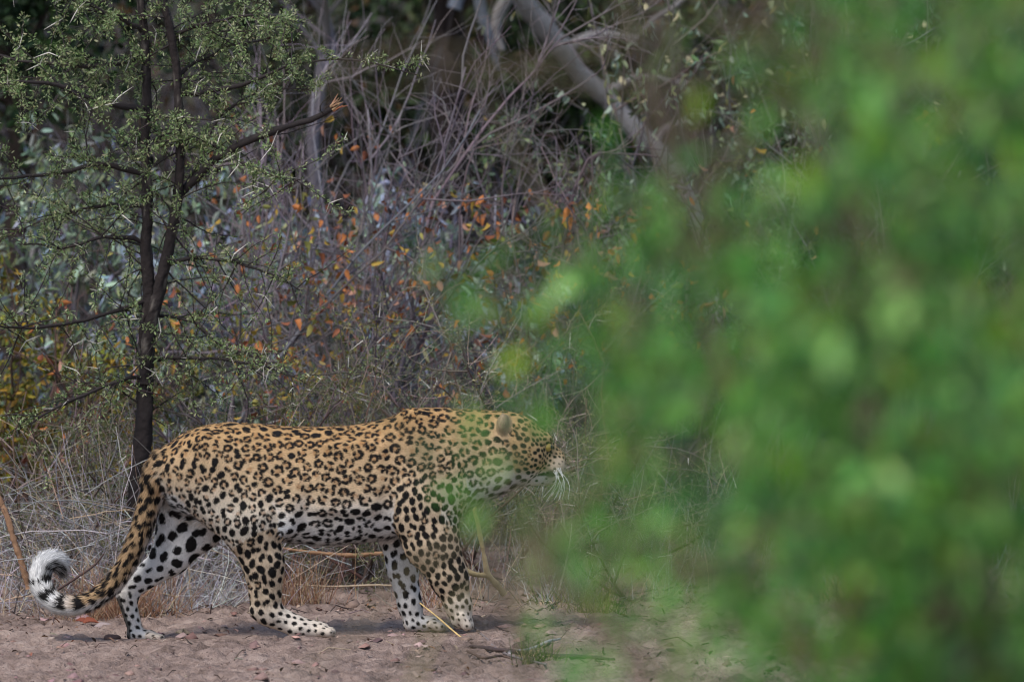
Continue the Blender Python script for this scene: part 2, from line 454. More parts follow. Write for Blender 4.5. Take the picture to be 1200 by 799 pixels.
# head, turned a little away from the camera
YAW = math.radians(20); HO = J(602, 524, .012)
HR = np.array([[math.cos(YAW), -math.sin(YAW), 0], [math.sin(YAW), math.cos(YAW), 0], [0, 0, 1]])
def hp(x, y, z): return HO + HR @ np.array([x, y, z])
hd = HR @ np.array([-1, 0, .1])
ellip(hp(-.005, 0, .012), (.088, .074, .084), HR, .03, reg='head', dir=hd)
for s in (-1, 1):
    ellip(hp(.018, s * .046, -.028), (.055, .038, .052), HR, .025, reg='head', dir=hd)
    ellip(hp(.080, s * .032, .030), (.028, .022, .020), HR, .016, reg='head', dir=hd)
    ellip(hp(.118, s * .024, -.055), (.034, .024, .028), HR, .014, reg='muzzle', dir=hd)
rcone(hp(.05, 0, .030), .044, hp(.132, 0, -.030), .027, 1, .02, reg='head', dir=hd)
rcone(hp(.06, 0, -.03), .056, hp(.115, 0, -.050), .036, 1, .02, reg='head', dir=hd)
rcone(hp(.04, 0, -.075), .036, hp(.112, 0, -.084), .022, 1, .015, reg='chin', dir=hd)
rcone(J(560, 530, .005), .105, hp(-.02, 0, 0), .090, .72, .04, reg='neck', dir=np.array([-1, 0, 0]))
for s in (-1, 1):      # cupped round ears
    a = math.radians(35) * s
    ER = HR @ np.array([[math.cos(a), -math.sin(a), 0], [math.sin(a), math.cos(a), 0], [0, 0, 1]])
    ellip(hp(-.052, s * .056, .076), (.016, .031, .031), ER, .014, reg='ear', dir=np.array([0, 0, 1.]))

def smin(a, b, k):
    h = np.maximum(k - np.abs(a - b), 0) / k
    return np.minimum(a, b) - h * h * k * .25

def sdf_mesh(h=.0036):
    lo = np.array([-1.47, -.19, -.03]); hi = np.array([.19, .19, .74])
    n = np.ceil((hi - lo) / h).astype(int) + 1
    g = np.full(n, .2, np.float32)
    ax = [lo[i] + h * np.arange(n[i]) for i in range(3)]
    for p in PR:
        i0 = np.maximum(((p['lo'] - lo) / h).astype(int) - 4, 0); i1 = np.minimum(((p['hi'] - lo) / h).astype(int) + 5, n)
        X = np.stack(np.meshgrid(*[ax[d][i0[d]:i1[d]] for d in range(3)], indexing='ij'), -1)
        sl = tuple(slice(i0[d], i1[d]) for d in range(3))
        d = p['f'](X.reshape(-1, 3)).reshape(X.shape[:3]).astype(np.float32)
        g[sl] = smin(g[sl], d, p['k'])
    # fur-scale unevenness
    s = g < 0
    c = np.zeros(tuple(n - 1), np.int8)
    for a in (0, 1):
        for b in (0, 1):
            for e in (0, 1):
                c += s[a:n[0] - 1 + a, b:n[1] - 1 + b, e:n[2] - 1 + e]
    act = (c > 0) & (c < 8)
    I = np.argwhere(act); idx = -np.ones(act.shape, np.int64); idx[act] = np.arange(len(I))
    acc = np.zeros((len(I), 3)); cnt = np.zeros(len(I))
    cor = [(a, b, e) for a in (0, 1) for b in (0, 1) for e in (0, 1)]
    for p in cor:
        for d in range(3):
            if p[d] == 0:
                q = list(p); q[d] = 1
                ga = g[I[:, 0] + p[0], I[:, 1] + p[1], I[:, 2] + p[2]]; gb = g[I[:, 0] + q[0], I[:, 1] + q[1], I[:, 2] + q[2]]
                m = (ga < 0) != (gb < 0); t = np.where(m, ga / np.where(m, ga - gb, 1), 0)
                pos = np.array(p, float)[None].repeat(len(I), 0); pos[:, d] = t
                acc += pos * m[:, None]; cnt += m
    V = lo + (I + acc / cnt[:, None]) * h
    F = []
    for d in range(3):
        sl0 = [slice(1, n[k] - 1) for k in range(3)]; sl0[d] = slice(0, n[d] - 1); sl1 = list(sl0); sl1[d] = slice(1, n[d])
        A = s[tuple(sl0)]; B = s[tuple(sl1)]
        E = np.argwhere(A != B); flip = A[A != B]
        off = np.ones(3, int); off[d] = 0; E = E + off
        u, v = (d + 1) % 3, (d + 2) % 3
        def cell(du, dv):
            q = E.copy(); q[:, u] -= du; q[:, v] -= dv; return idx[q[:, 0], q[:, 1], q[:, 2]]
        f = np.stack([cell(1, 1), cell(0, 1), cell(0, 0), cell(1, 0)], -1)
        f[~flip] = f[~flip][:, ::-1]
        F.append(f)
    F = np.concatenate(F)
    # light smoothing
    a = F.ravel(); b = np.roll(F, -1, 1).ravel()
    for it in range(4):
        sm = np.zeros_like(V); ct = np.zeros(len(V))
        np.add.at(sm, a, V[b]); np.add.at(sm, b, V[a]); np.add.at(ct, a, 1); np.add.at(ct, b, 1)
        V = V + (.55 if it % 2 == 0 else -.5) * (sm / ct[:, None] - V)
    return V, F

REG = ['torso', 'thigh', 'leg', 'shin', 'foot', 'paw', 'inner', 'inner_low', 'foreinner', 'shoulder', 'foreleg', 'tail', 'head', 'muzzle', 'chin', 'neck', 'ear']
#         spacing rosette  solid  tan   white  fur
RA = {'torso': (.0270, .94, .37, 1.0, 0.0, .008), 'thigh': (.0220, .6, .40, 1.0, 0.0, .007), 'leg': (.0238, .10, .40, .55, .1, .007),
      'shin': (.024, 0, .36, .4, .35, .006), 'foot': (.0175, 0, .30, .25, .5, .005), 'paw': (.015, 0, .22, .3, .4, .004),
      'inner': (.043, 0, .38, .1, .92, .008), 'inner_low': (.0245, 0, .34, .15, .9, .006), 'foreinner': (.0245, 0, .34, .05, 1.0, .006),
      'shoulder': (.0208, .4, .42, 1.0, 0.0, .007), 'foreleg': (.0202, .05, .42, .7, .05, .006), 'tail': (.0235, 0, .42, 1, .1, .016),
      'head': (.0120, 0, .36, .8, .05, .005), 'muzzle': (.014, 0, .16, .4, .45, .004), 'chin': (.02, 0, .15, .1, .9, .006),
      'neck': (.0165, .08, .42, .85, .05, .007), 'ear': (.03, 0, .2, .7, .12, .006)}

def coat_fields(P):
    """blend the regional attributes at each point"""
    n = len(P); Wt = np.zeros(n); D = np.zeros((n, 3)); A = np.zeros((n, 6)); tt = np.zeros(n); wt = np.zeros(n); best = np.full(n, 9.); reg = np.zeros(n, int)
    for p in PR:
        m = np.all((P > p['lo'] - .01) & (P < p['hi'] + .01), axis=1)
        if not m.any(): continue
        d = p['f'](P[m]); w = np.exp(-np.maximum(d, 0) / .007) + 1e-9
        if p['reg'] == 'torso': w = w * 1.5
        Wt[m] += w; D[m] += w[:, None] * (p['dir'] / np.linalg.norm(p['dir'])); A[m] += w[:, None] * np.array(RA[p['reg']])
        if 'tt' in p: tt[m] += w * p['tt']; wt[m] += w
        b = best[m]; r = reg[m]; u = d < b; b[u] = d[u]; r[u] = REG.index(p['reg']); best[m] = b; reg[m] = r
    A /= Wt[:, None]
    return unit(D), A, np.where(wt > 0, tt / np.maximum(wt, 1e-9), 0), wt / Wt, reg

def build_leopard():
    V, F = sdf_mesh()
    bpy_me = mesh_np('tmp', V, F, None, True)
    N = np.empty(len(V) * 3, np.float32); bpy_me.vertices.foreach_get('normal', N); N = N.reshape(-1, 3).astype(float)
    bpy.data.meshes.remove(bpy_me)
    D, A, TT_, TWt, R = coat_fields(V)
    rg = np.random.default_rng(21)
    # spot sites: dart throwing with spacing by region
    ordr = rg.permutation(len(V))[:90000]
    near_grid = {}; sites = []
    cell = .06
    for i in ordr:
        d = A[i, 0]; v = V[i]
        key = tuple((v / cell).astype(int)); ok = True
        for a in (-1, 0, 1):
            for b in (-1, 0, 1):
                for c in (-1, 0, 1):
                    for j in near_grid.get((key[0] + a, key[1] + b, key[2] + c), ()):
                        q = V[j] - v
                        if q @ q < (d * .5 + A[j, 0] * .5) ** 2 and N[j] @ N[i] > -.2: ok = False; break
                    if not ok: break
                if not ok: break
            if not ok: break
        if ok: near_grid.setdefault(key, []).append(i); sites.append(i)
    kv = kdtree.KDTree(len(V))
    for i, v in enumerate(V): kv.insert(v, i)
    kv.balance()
    for it in range(5):      # even the spacing out
        ks = kdtree.KDTree(len(sites))
        for a, i in enumerate(sites): ks.insert(V[i], a)
        ks.balance(); new = []
        for a, i in enumerate(sites):
            d = A[i, 0]; mv = np.zeros(3)
            for c, b, ds in ks.find_range(V[i], 1.45 * d):
                if b != a and ds > 1e-6 and N[sites[b]] @ N[i] > .1: mv += (V[i] - np.array(c)) / ds * (1.45 * d - ds) * .22
            new.append(kv.find(V[i] + mv)[1])
        sites = new
    ks = kdtree.KDTree(len(sites))
    for a, i in enumerate(sites): ks.insert(V[i], a)
    ks.balance(); NNd = {}
    for a, i in enumerate(sites):
        ds_ = sorted(ds for c, b, ds in ks.find_n(V[i], 9) if b != a and N[sites[b]] @ N[i] > 0)
        NNd[i] = float(np.clip(np.mean(ds_[:3]) if len(ds_) >= 3 else A[i, 0], .85 * A[i, 0], 1.45 * A[i, 0]))
    print('spot spacing', len(sites), np.mean([NNd[i] / A[i, 0] for i in sites]))
    bl = []     # blobs: centre, radius, axis, elongation
    tanc = []   # rosette middles: centre, radius
    for i in sites:
        v, nn, dr, (sp, ros, sol, _, _, _) = V[i], N[i], D[i], A[i]
        sp = NNd[i]
        t = dr - nn * (dr @ nn); t /= max(np.linalg.norm(t), 1e-6); b = np.cross(nn, t)
        tz = (v[2] - np.interp(v[0], _xs, _B)) / max(np.interp(v[0], _xs, _T) - np.interp(v[0], _xs, _B), .05)
        if R[i] == 0:
            if tz > .93: ros *= .55
            if tz < .30: ros *= .35
        if rg.random() < ros:
            rr = sp * (.285 + .03 * rg.random()); a0 = rg.random() * 6.28; k = rg.integers(3, 6)
            gap = rg.random() * 6.28
            for q in range(k):
                a = a0 + q * 6.28 / k + rg.normal() * .2
                r2 = rr * (1 + rg.normal() * .08)
                if rg.random() < .10: continue
                ax = -math.sin(a) * t + math.cos(a) * b
                bl.append((v + r2 * (math.cos(a) * t * 1.15 + math.sin(a) * b * .95), sp * (.172 + .04 * rg.random()), ax, 1.8 if k < 5 else 1.4))
            tanc.append((v, rr * 1.0))
        else:
            r0 = sp * sol * 1.06 * (.85 + .3 * rg.random())
            el = 1.15 + .35 * rg.random()
            if rg.random() < .35 and sp > .025:
                o = (t * rg.normal() + b * rg.normal()); o /= np.linalg.norm(o)
                bl.append((v + o * r0 * .55, r0 * .66, t, el)); bl.append((v - o * r0 * .55, r0 * .72, t, el))
            else:
                bl.append((v, r0 * .92, t + b * rg.normal() * .5, el))
    # broken rings of black round the last third of the tail
    bc = np.array([b[0] for b in bl]); br = np.array([b[1] for b in bl]); ba = unit(np.array([b[2] for b in bl])); be = np.array([b[3] for b in bl])
    kd = kdtree.KDTree(len(bl))
    for i, c in enumerate(bc): kd.insert(c, i)
    kd.balance()
    kt = kdtree.KDTree(max(len(tanc), 1))
    for i, c in enumerate(tanc): kt.insert(c[0], i)
    kt.balance()
    tr = np.array([c[1] for c in tanc])
    eye_c = hp(.094, -.040, .006); nose_c = hp(.158, 0, -.046); lip_c = hp(.10, -.045, -.078)

    def colour(P, NN, fields=None):
        D_, A_, tt_, tw_, R_ = fields if fields is not None else coat_fields(P)
        n = len(P)
        K = 7
        wob = np.stack([vnoise(P, 42, 51, 2), vnoise(P, 42, 52, 2), vnoise(P, 42, 53, 2)], -1) * .0023
        wob *= np.clip(A_[:, :1] / .03, .3, 1.2)
        Pw = P + wob
        ids = np.empty((n, K), int)
        for i in range(n):
            ids[i] = [q[1] for q in kd.find_n(Pw[i], K)]
        q = Pw[:, None] - bc[ids]; a = ba[ids]; e = be[ids]
        al = (q * a).sum(-1); dd = np.sqrt(np.maximum((q * q).sum(-1) - al ** 2, 0) + (al / e) ** 2) * np.sqrt(e) ** .5
        dk = (br[ids] - dd)
        dark = smooth(-.0013, .0013, dk.max(1))
        tanm = np.zeros(n)
        for i in range(n):
            c, j, dist = kt.find(Pw[i])
            tanm[i] = 1 - min(dist / tr[j], 1)
        tanm = smooth(0, .5, tanm)
        x, z = P[:, 0], P[:, 2]
        t_ = np.interp(x, _xs, _T); b_ = np.interp(x, _xs, _B)
        h = np.clip((z - b_) / (t_ - b_), -.5, 1.2)
        tan = A_[:, 3]; wh = A_[:, 4].copy()
        body = ((R_ == 0) | (R_ == 9) | (R_ == 15)).astype(float)
        top = lin((174, 138, 94)); mid = lin((195, 167, 132)); low = lin((206, 193, 174)); white = lin((207, 205, 203))
        u = np.where(np.isin(R_, [0, 1, 9, 15]), h, np.where(np.isin(R_, [11, 12]), .85, .42))
        s1 = smooth(.5, 1.0, u)[:, None]; s2 = smooth(.08, .55, u)[:, None]
        base = low * (1 - s2) + mid * s2; base = base * (1 - s1) + top * s1
        bel = np.isin(R_, [0]) * smooth(.46, .02, h + .06 * vnoise(P, 9, 61, 2))
        wh = np.maximum(wh, bel)
        # inner faces of the legs and the under side of body are white
        side = np.where(P[:, 1] < 0, -1., 1.)
        inn = smooth(.15, .75, -NN[:, 1] * side) * np.isin(R_, [2, 3, 4, 7, 8, 10])
        wh = np.maximum(wh, inn * .8)
        base = np.where((R_ == 16)[:, None], lin((138, 110, 80))[None], base)
        hl = (P - HO) @ HR
        hd_ = np.isin(R_, [12, 13, 14])
        base = np.where(hd_[:, None], np.array(lin((176, 144, 98)))[None], base)
        wh = np.maximum(wh, hd_ * smooth(-.050, -.082, hl[:, 2]) * .9)
        # tail: tan above, white below and at the tip
        tl = tw_ > .5
        wt_ = np.maximum(smooth(.42, .60, tt_), smooth(.25, .8, -NN[:, 2] * .6 + NN[:, 0] * .5 + .5 * smooth(.3, .5, tt_)))
        wh = np.where(tl, np.maximum(wt_ * .97, .05), wh)
        wh = np.clip(wh, 0, 1)[:, None]
        cx = base * (1 - wh) + white * wh
        cx = cx * (1 - .5 * tanm[:, None] * (1 - wh)) + lin((150, 100, 54)) * (.5 * tanm[:, None] * (1 - wh))
        cx *= (1 + .10 * vnoise(P, 25, 71, 2))[:, None]
        dust = (smooth(.045, .0, z - .03 * np.tanh((x + 1.1) / 1.2)) * np.isin(R_, [4, 5]) * (.5 + .3 * vnoise(P, 30, 73, 2)))[:, None]
        cx = cx * (1 - dust) + lin((150, 130, 120)) * dust
        ring = tl & (tt_ > .46)
        band = smooth(-.1, .35, np.sin(tt_ * 6.28 * 13 + 1.0 + .9 * vnoise(P, 18, 77, 2)) + .25)
        inside = smooth(-.05, .35, (NN * unit(J(66 + 0, 680, -.035) - P)).sum(1))      # dark on the inside of the curl only
        up_ = smooth(-.55, -.25, NN[:, 2])
        dark = np.where(ring, np.where(tt_ > .70, np.maximum(inside * smooth(.97, .93, tt_), 0) * (.55 + .45 * band), band * up_), dark)
        # face: black eye rim and tear line, lips, nose; ear back
        dark = np.maximum(dark, smooth(.021, .013, np.linalg.norm(P - eye_c, axis=1)))
        dark = np.maximum(dark, smooth(.006, .003, np.abs(hl[:, 2] + .074 + .10 * (hl[:, 0] - .14) ** 2)) * (hl[:, 0] > .06) * hd_ * .9)
        dark = np.maximum(dark, .8 * smooth(.022, .012, np.linalg.norm(P - lip_c, axis=1)))
        earm = R_ == 16
        dark = np.where(earm, .12 * smooth(.030, .012, np.abs(hl[:, 2] - .076)) * (NN @ HR[:, 0] < .25) * smooth(.118, .106, hl[:, 2]), dark)
        # dark heel of the standing hind foot
        heel = (R_ == 4) & (P[:, 0] < -1.09) & (NN[:, 0] < -.45)
        dark = np.where(heel, np.maximum(dark, .85), dark)
        blk = np.array([.010, .0085, .008])
        return np.clip(cx * (1 - dark[:, None]) + blk * dark[:, None], 0, .9)

    C = colour(V, N, (D, A, TT_, TWt, R))
    root = empty('leopard', (-.62, 0, 0), 'spotted leopard walking to the right, white tail tip curled, head behind leaves', 'leopard')
    fur_m = mat_col('spotted_coat', .8, 0, 0, 60, .15)
    body = link('body', mesh_np('body', V, F, C, True), fur_m, root); body.matrix_parent_inverse = parent_inv(root)
    # short hair over the whole skin
    Vf = V[F]; a1 = np.linalg.norm(np.cross(Vf[:, 1] - Vf[:, 0], Vf[:, 2] - Vf[:, 0]), axis=1)
    nh = 190000
    fi = rg.choice(len(F), nh, p=a1 / a1.sum())
    s_, t_ = rg.random((nh, 1)), rg.random((nh, 1))
    f = F[fi]
    def bil(X): return (X[f[:, 0]] * (1 - s_) + X[f[:, 1]] * s_) * (1 - t_) + (X[f[:, 3]] * (1 - s_) + X[f[:, 2]] * s_) * t_
    P = bil(V); NN = unit(bil(N)); DD = unit(bil(D)); AA = bil(A)
    fd = (DD, AA, bil(TT_[:, None])[:, 0], bil(TWt[:, None])[:, 0], R[f[:, 0]])
    L_ = AA[:, 5:6] * 1.25 * (.7 + .6 * rg.random((nh, 1)))
    zz = (P[:, 2] - np.interp(P[:, 0], _xs, _B))
    L_ = L_ * (1 + .9 * (np.isin(fd[4], [0])[:, None] * smooth(.05, -.01, zz)[:, None])) * (1 + .35 * (smooth(.7, .9, fd[2]) * (fd[3] > .5))[:, None])
    flow = unit(DD - NN * (DD * NN).sum(1, keepdims=True))
    clump = np.stack([vnoise(P, 30, 81, 2), vnoise(P, 30, 82, 2), vnoise(P, 30, 83, 2)], -1)
    dr = unit(flow + NN * (.36 + .25 * rg.random((nh, 1))) + clump * .22 + rg.normal(size=(nh, 3)) * .10)
    HC = colour(P + (dr - NN * (dr * NN).sum(1, keepdims=True)) * L_ * .55 + rg.normal(size=(nh, 3)) * .0016 * np.clip(AA[:, :1] / .022, .5, 1.1), NN, fd)
    sd_ = unit(np.cross(dr, NN)); w = .0012 * (.7 + .6 * rg.random((nh, 1)))
    P0 = P - NN * .001
    HV = np.stack([P0 - sd_ * w, P0 + sd_ * w, P0 + dr * L_ - NN * L_ * .12], 1).reshape(-1, 3)
    HF = np.arange(nh * 3).reshape(-1, 3)
    HC3 = np.repeat(HC * np.clip(1 + .22 * rg.normal(size=(nh, 1)), .4, 1.7), 3, 0)
    hm = mesh_np('fur', HV, HF, HC3, True)
    hm.normals_split_custom_set(np.repeat(unit(NN + .25 * dr), 3, 0).tolist())
    fur = link('fur', hm, fur_m, root); fur.matrix_parent_inverse = parent_inv(root); fur['kind'] = 'stuff'
    # eyes, nose, whiskers
    em = simple('leopard_eye', lin((150, 130, 60)), .08); bm_ = simple('leopard_pupil', (.005, .005, .005), .06); nm = simple('leopard_nose', lin((120, 80, 72)), .45)
    for s in (-1, 1):
        c = hp(.090, s * .039, .006)
        V1, F1 = uvball(c, (.0145, .0145, .0145), 16, 10)
        e = link('eye', mesh_np('eye', V1, F1, None, True), em, root); e.matrix_parent_inverse = parent_inv(root)
        V1, F1 = uvball(c + HR @ np.array([.0085, s * .0085, 0]), (.0055, .0055, .0055), 12, 8)
        e2 = link('pupil', mesh_np('pupil', V1, F1, None, True), bm_, e)
    V1, F1 = uvball(np.zeros(3), (.010, .016, .011), 16, 10)
    V1 = V1 @ HR.T; V1[:, 0] -= .25 * np.abs(V1[:, 1]); V1 += hp(.150, 0, -.042)
    o = link('nose', mesh_np('nose', V1, F1, None, True), nm, root); o.matrix_parent_inverse = parent_inv(root)
    wm = simple('whisker_white', (.8, .8, .8), .5)
    for s in (-1, 1):
        for q in range(9):
            a = hp(.115 + .006 * (q % 3) - .004 * (q // 3), s * .045, -.052 - .007 * (q // 3))
            tipd = HR @ np.array([.05 - .16 * (q % 5), s * (.42 + .12 * (q // 3)), -.95 + .05 * q])
            tipd /= np.linalg.norm(tipd); ln = .10 + .025 * rg.random()
            mid = a + tipd * ln * .5 + HR @ np.array([.01, s * .02, .004])
            pl = resample(np.array([a, mid, a + tipd * ln]), 8)[None]
            b = MB(); b.tubes(pl, np.linspace(.0009, .0003, 8)[None], (.8, .8, .8), 4)
            w_ = b.build('whisker', wm, root)
    root.location.z -= .006      # the paws press into the sand
    return root

def simple(name, c, rough):
    if name in MATS: return MATS[name]
    m = bpy.data.materials.new(name); m.use_nodes = True
    n = m.node_tree; p = n.nodes['Principled BSDF']; p.inputs['Roughness'].default_value = rough
    nz = n.nodes.new('ShaderNodeTexNoise'); nz.inputs['Scale'].default_value = 80
    mx = n.nodes.new('ShaderNodeMix'); mx.data_type = 'RGBA'
    mx.inputs['A'].default_value = (*[v * .85 for v in c], 1); mx.inputs['B'].default_value = (*[min(v * 1.12, 1) for v in c], 1)
    n.links.new(nz.outputs['Fac'], mx.inputs['Factor']); n.links.new(mx.outputs['Result'], p.inputs['Base Color'])
    MATS[name] = m; return m

def uvball(c, r, nu=16, nv=10):
    u = np.arange(nu) * 2 * PI / nu; v = np.linspace(.02, PI - .02, nv)
    U, W = np.meshgrid(u, v, indexing='ij')
    V = np.stack([r[0] * np.cos(U) * np.sin(W), r[1] * np.sin(U) * np.sin(W), r[2] * np.cos(W)], -1).reshape(-1, 3) + c
    i = np.arange(nu)[:, None] * nv; i2 = ((np.arange(nu) + 1) % nu)[:, None] * nv; j = np.arange(nv - 1)[None]
    F = np.stack([i + j, i + j + 1, i2 + j + 1, i2 + j], -1).reshape(-1, 4)
    return V, F
build_leopard()

# ------------------------------------------------------------------ plants: shared generators
def proj(P):
    q = np.asarray(P) - CAM; d = q @ _f
    k = 1200 / 3.0 * _dist
    return 600 + (q @ _r) / d * k, 399.5 - (q @ _u) / d * k

BARK = mat_col('bark', .9, 0, .6, 45, .15, .35)
TWIG = mat_col('twig_bark', .85, 0, 0, 40, .2, .25)
LEAFM = mat_col('leaf', .6, .25, 0, 40, .3, .15)
DRYM = mat_col('dry_leaf', .8, .2, 0, 40, .2, .15)
STRAW = mat_col('straw', .75, .1, 0, 50, .25, .2)
THORNM = mat_col('thorn', .5, 0, 0, 50, .3, .1)

GREY = lin((104, 96, 98)); DARKB = lin((58, 46, 46)); BROWN = lin((92, 72, 64)); PALE = lin((160, 152, 150))
RUST = lin((138, 78, 48)); ORANGE = lin((184, 112, 58)); YELL = lin((172, 140, 56)); PINK = lin((182, 134, 112)); OLIVE = lin((112, 112, 50))
SAGE = lin((148, 160, 142)); SAGED = lin((112, 128, 108)); BLUEG = lin((140, 148, 164))

def tube_part(pts_px, Y, r, c, name, parent, m=None, sides=7, mat=None, bumpy=.08):
    """a limb traced through photo points, r in metres at each control point; Y depth or list"""
    Ys = np.broadcast_to(Y, (len(pts_px),))
    pts = np.array([at(p[0], p[1], yy) for p, yy in zip(pts_px, Ys)])
    m = m or max(8, 5 * len(pts_px))
    Q = resample(np.concatenate([pts, np.array(r, float)[:, None]], 1), m)
    P = Q[:, :3] + np.stack([vnoise(Q[:, :3], 4, 31, 2), vnoise(Q[:, :3], 4, 32, 2), vnoise(Q[:, :3], 4, 33, 2)], -1) * np.minimum(Q[:, 3:4] * .35, .012)
    R = np.maximum(Q[:, 3], .0008) * (1 + bumpy * rng.normal(size=m))
    b = MB(); b.tubes(P[None], R[None], c, sides)
    o = b.build(name, mat or BARK, parent, True)
    return o, P, R

def bark_trunk(pts_px, Y, r, c, parent, m=110, sides=18, name='trunk', lichen=None):
    """a trunk with fissured, uneven bark built into its surface"""
    Ys = np.broadcast_to(Y, (len(pts_px),))
    pts = np.array([at(p[0], p[1], yy) for p, yy in zip(pts_px, Ys)])
    Q = resample(np.concatenate([pts, np.array(r, float)[:, None]], 1), m)
    P = Q[:, :3] + np.stack([vnoise(Q[:, :3], 2.2, 31, 2), vnoise(Q[:, :3], 2.2, 32, 2), vnoise(Q[:, :3], 4, 33, 2)], -1) * Q[:, 3:4] * .35
    b = MB(); b.tubes(P[None], Q[None, :, 3], c, sides); V = b.V[0].astype(float)
    ctr = np.repeat(P, sides, 0); R = np.repeat(Q[:, 3], sides)[:, None]
    th = np.tile(np.arange(sides) * 2 * PI / sides, m); hgt = np.repeat(np.cumsum(np.r_[0, np.linalg.norm(np.diff(P, axis=0), axis=1)]), sides)
    U = np.stack([np.cos(th) * .04, np.sin(th) * .04, hgt * .22], -1)
    f = np.abs(vnoise(U, 22, 61, 2)); k = vnoise(np.stack([np.cos(th) * .05, np.sin(th) * .05, hgt], -1), 7, 62, 2)
    V = ctr + (V - ctr) * (1 + .30 * (f[:, None] - .3) + .16 * k[:, None] + .05 * rng.normal(size=(len(V), 1)))
    C = np.repeat(np.asarray(c)[None], len(V), 0)
    li = smooth(.25, .7, vnoise(np.stack([np.cos(th) * .06, np.sin(th) * .06, hgt], -1), 9, 63, 3))[:, None]
    C = C * (1 - .5 * li) + np.asarray(lichen if lichen is not None else lin((120, 112, 104))) * .5 * li
    b.V[0] = V.astype(np.float32); b.C[0] = C.astype(np.float32)
    return b.build(name, BARK, parent, True), P, Q[:, 3]

def leaf_mesh(name, k):
    r = np.random.default_rng(400 + k)
    b = MB(); b.leaves(np.zeros((1, 3)), np.array([[1., 0, 0]]), np.array([[0, 0, 1.]]), 1.0, .42 + .1 * k, np.ones(3), curl=.25 + .15 * k, fold=.2 + .15 * k)
    return b.mesh(name)

def ramp_mat(name, stops, transl=.2, rough=.75):
    m = bpy.data.materials.new(name); m.use_nodes = True
    n = m.node_tree; L = n.links.new; n.nodes.clear()
    out = n.nodes.new('ShaderNodeOutputMaterial'); p = n.nodes.new('ShaderNodeBsdfPrincipled'); p.inputs['Roughness'].default_value = rough
    oi = n.nodes.new('ShaderNodeObjectInfo'); cr = n.nodes.new('ShaderNodeValToRGB'); cr.color_ramp.interpolation = 'CONSTANT'
    el = cr.color_ramp.elements
    while len(el) > 1: el.remove(el[0])
    for i, c in enumerate(stops):
        e = el[0] if i == 0 else el.new(i / len(stops)); e.position = i / len(stops); e.color = (*c, 1)
    tc = n.nodes.new('ShaderNodeTexCoord'); nz = n.nodes.new('ShaderNodeTexNoise'); nz.inputs['Scale'].default_value = 3
    L(tc.outputs['Object'], nz.inputs['Vector'])
    mr = n.nodes.new('ShaderNodeMapRange'); mr.inputs['To Min'].default_value = .6; mr.inputs['To Max'].default_value = 1.35; L(nz.outputs['Fac'], mr.inputs['Value'])
    sc = n.nodes.new('ShaderNodeVectorMath'); sc.operation = 'SCALE'; L(oi.outputs['Random'], cr.inputs[0]); L(cr.outputs[0], sc.inputs[0]); L(mr.outputs[0], sc.inputs['Scale'])
    L(sc.outputs[0], p.inputs['Base Color'])
    t = n.nodes.new('ShaderNodeBsdfTranslucent'); L(sc.outputs[0], t.inputs['Color'])
    mx = n.nodes.new('ShaderNodeMixShader'); mx.inputs[0].default_value = transl; L(p.outputs[0], mx.inputs[1]); L(t.outputs[0], mx.inputs[2]); L(mx.outputs[0], out.inputs[0])
    return m
DRYRAMP = ramp_mat('dry_leaf_colours', [RUST, ORANGE, ORANGE * .8, PINK, lin((120, 66, 44)), YELL, ORANGE, PINK * .8, OLIVE, RUST * .8])
YELRAMP = ramp_mat('yellowing_leaf_colours', [YELL, ORANGE, OLIVE, YELL * .8, RUST, lin((150, 140, 70))])
PODRAMP = ramp_mat('pale_leaf_colours', [lin((170, 172, 130)), lin((150, 160, 120)), lin((190, 178, 140)), SAGE])
LEAFV = {}
def leaf_set(mat):
    if mat.name not in LEAFV:
        ms = [leaf_mesh('leaf', k) for k in range(3)]
        for me in ms: me.materials.append(mat)
        LEAFV[mat.name] = ms
    return LEAFV[mat.name]

from mathutils import Matrix
def leaf_objs(parent, P, D, N, Ln, mat, name='leaf'):
    ms = leaf_set(mat); inv = parent_inv(parent)
    D = unit(D); Sd = unit(np.cross(D, N)); N = np.cross(Sd, D)
    for i in range(len(P)):
        o = bpy.data.objects.new(name, ms[i % 3]); col.objects.link(o); o.parent = parent
        o.matrix_parent_inverse = inv
        l = float(Ln[i])
        M = Matrix(((D[i][0] * l, Sd[i][0] * l, N[i][0] * l, P[i][0]), (D[i][1] * l, Sd[i][1] * l, N[i][1] * l, P[i][1]), (D[i][2] * l, Sd[i][2] * l, N[i][2] * l, P[i][2]), (0, 0, 0, 1)))
        o.matrix_basis = M

THM = None
def thorn_objs(parent, P, D, Ln, name='thorn'):
    global THM
    if THM is None:
        b = MB(); b.tubes(np.array([[[0, 0, 0], [.4, 0, .01], [1, 0, 0]]], float), np.array([[.036, .026, .005]]), lin((214, 206, 194)), 4)
        THM = b.mesh('thorn'); THM.materials.append(THORNM)
    inv = parent_inv(parent); D = unit(D)
    for i in range(len(P)):
        o = bpy.data.objects.new(name, THM); col.objects.link(o); o.parent = parent; o.matrix_parent_inverse = inv
        q = Vector(D[i]).to_track_quat('X', 'Z').to_matrix().to_4x4()
        o.matrix_basis = Matrix.Translation(Vector(P[i])) @ q @ Matrix.Diagonal((float(Ln[i]),) * 3 + (1,))

def hang(n, drop=.8, spread=.6):
    d = rng.normal(size=(n, 3)) * spread; d[:, 2] -= drop; return unit(d)

def ground_pt(px, Y):
    p = at(px, 600, Y); return np.array([p[0], p[1], float(H(p[0], p[1]))])

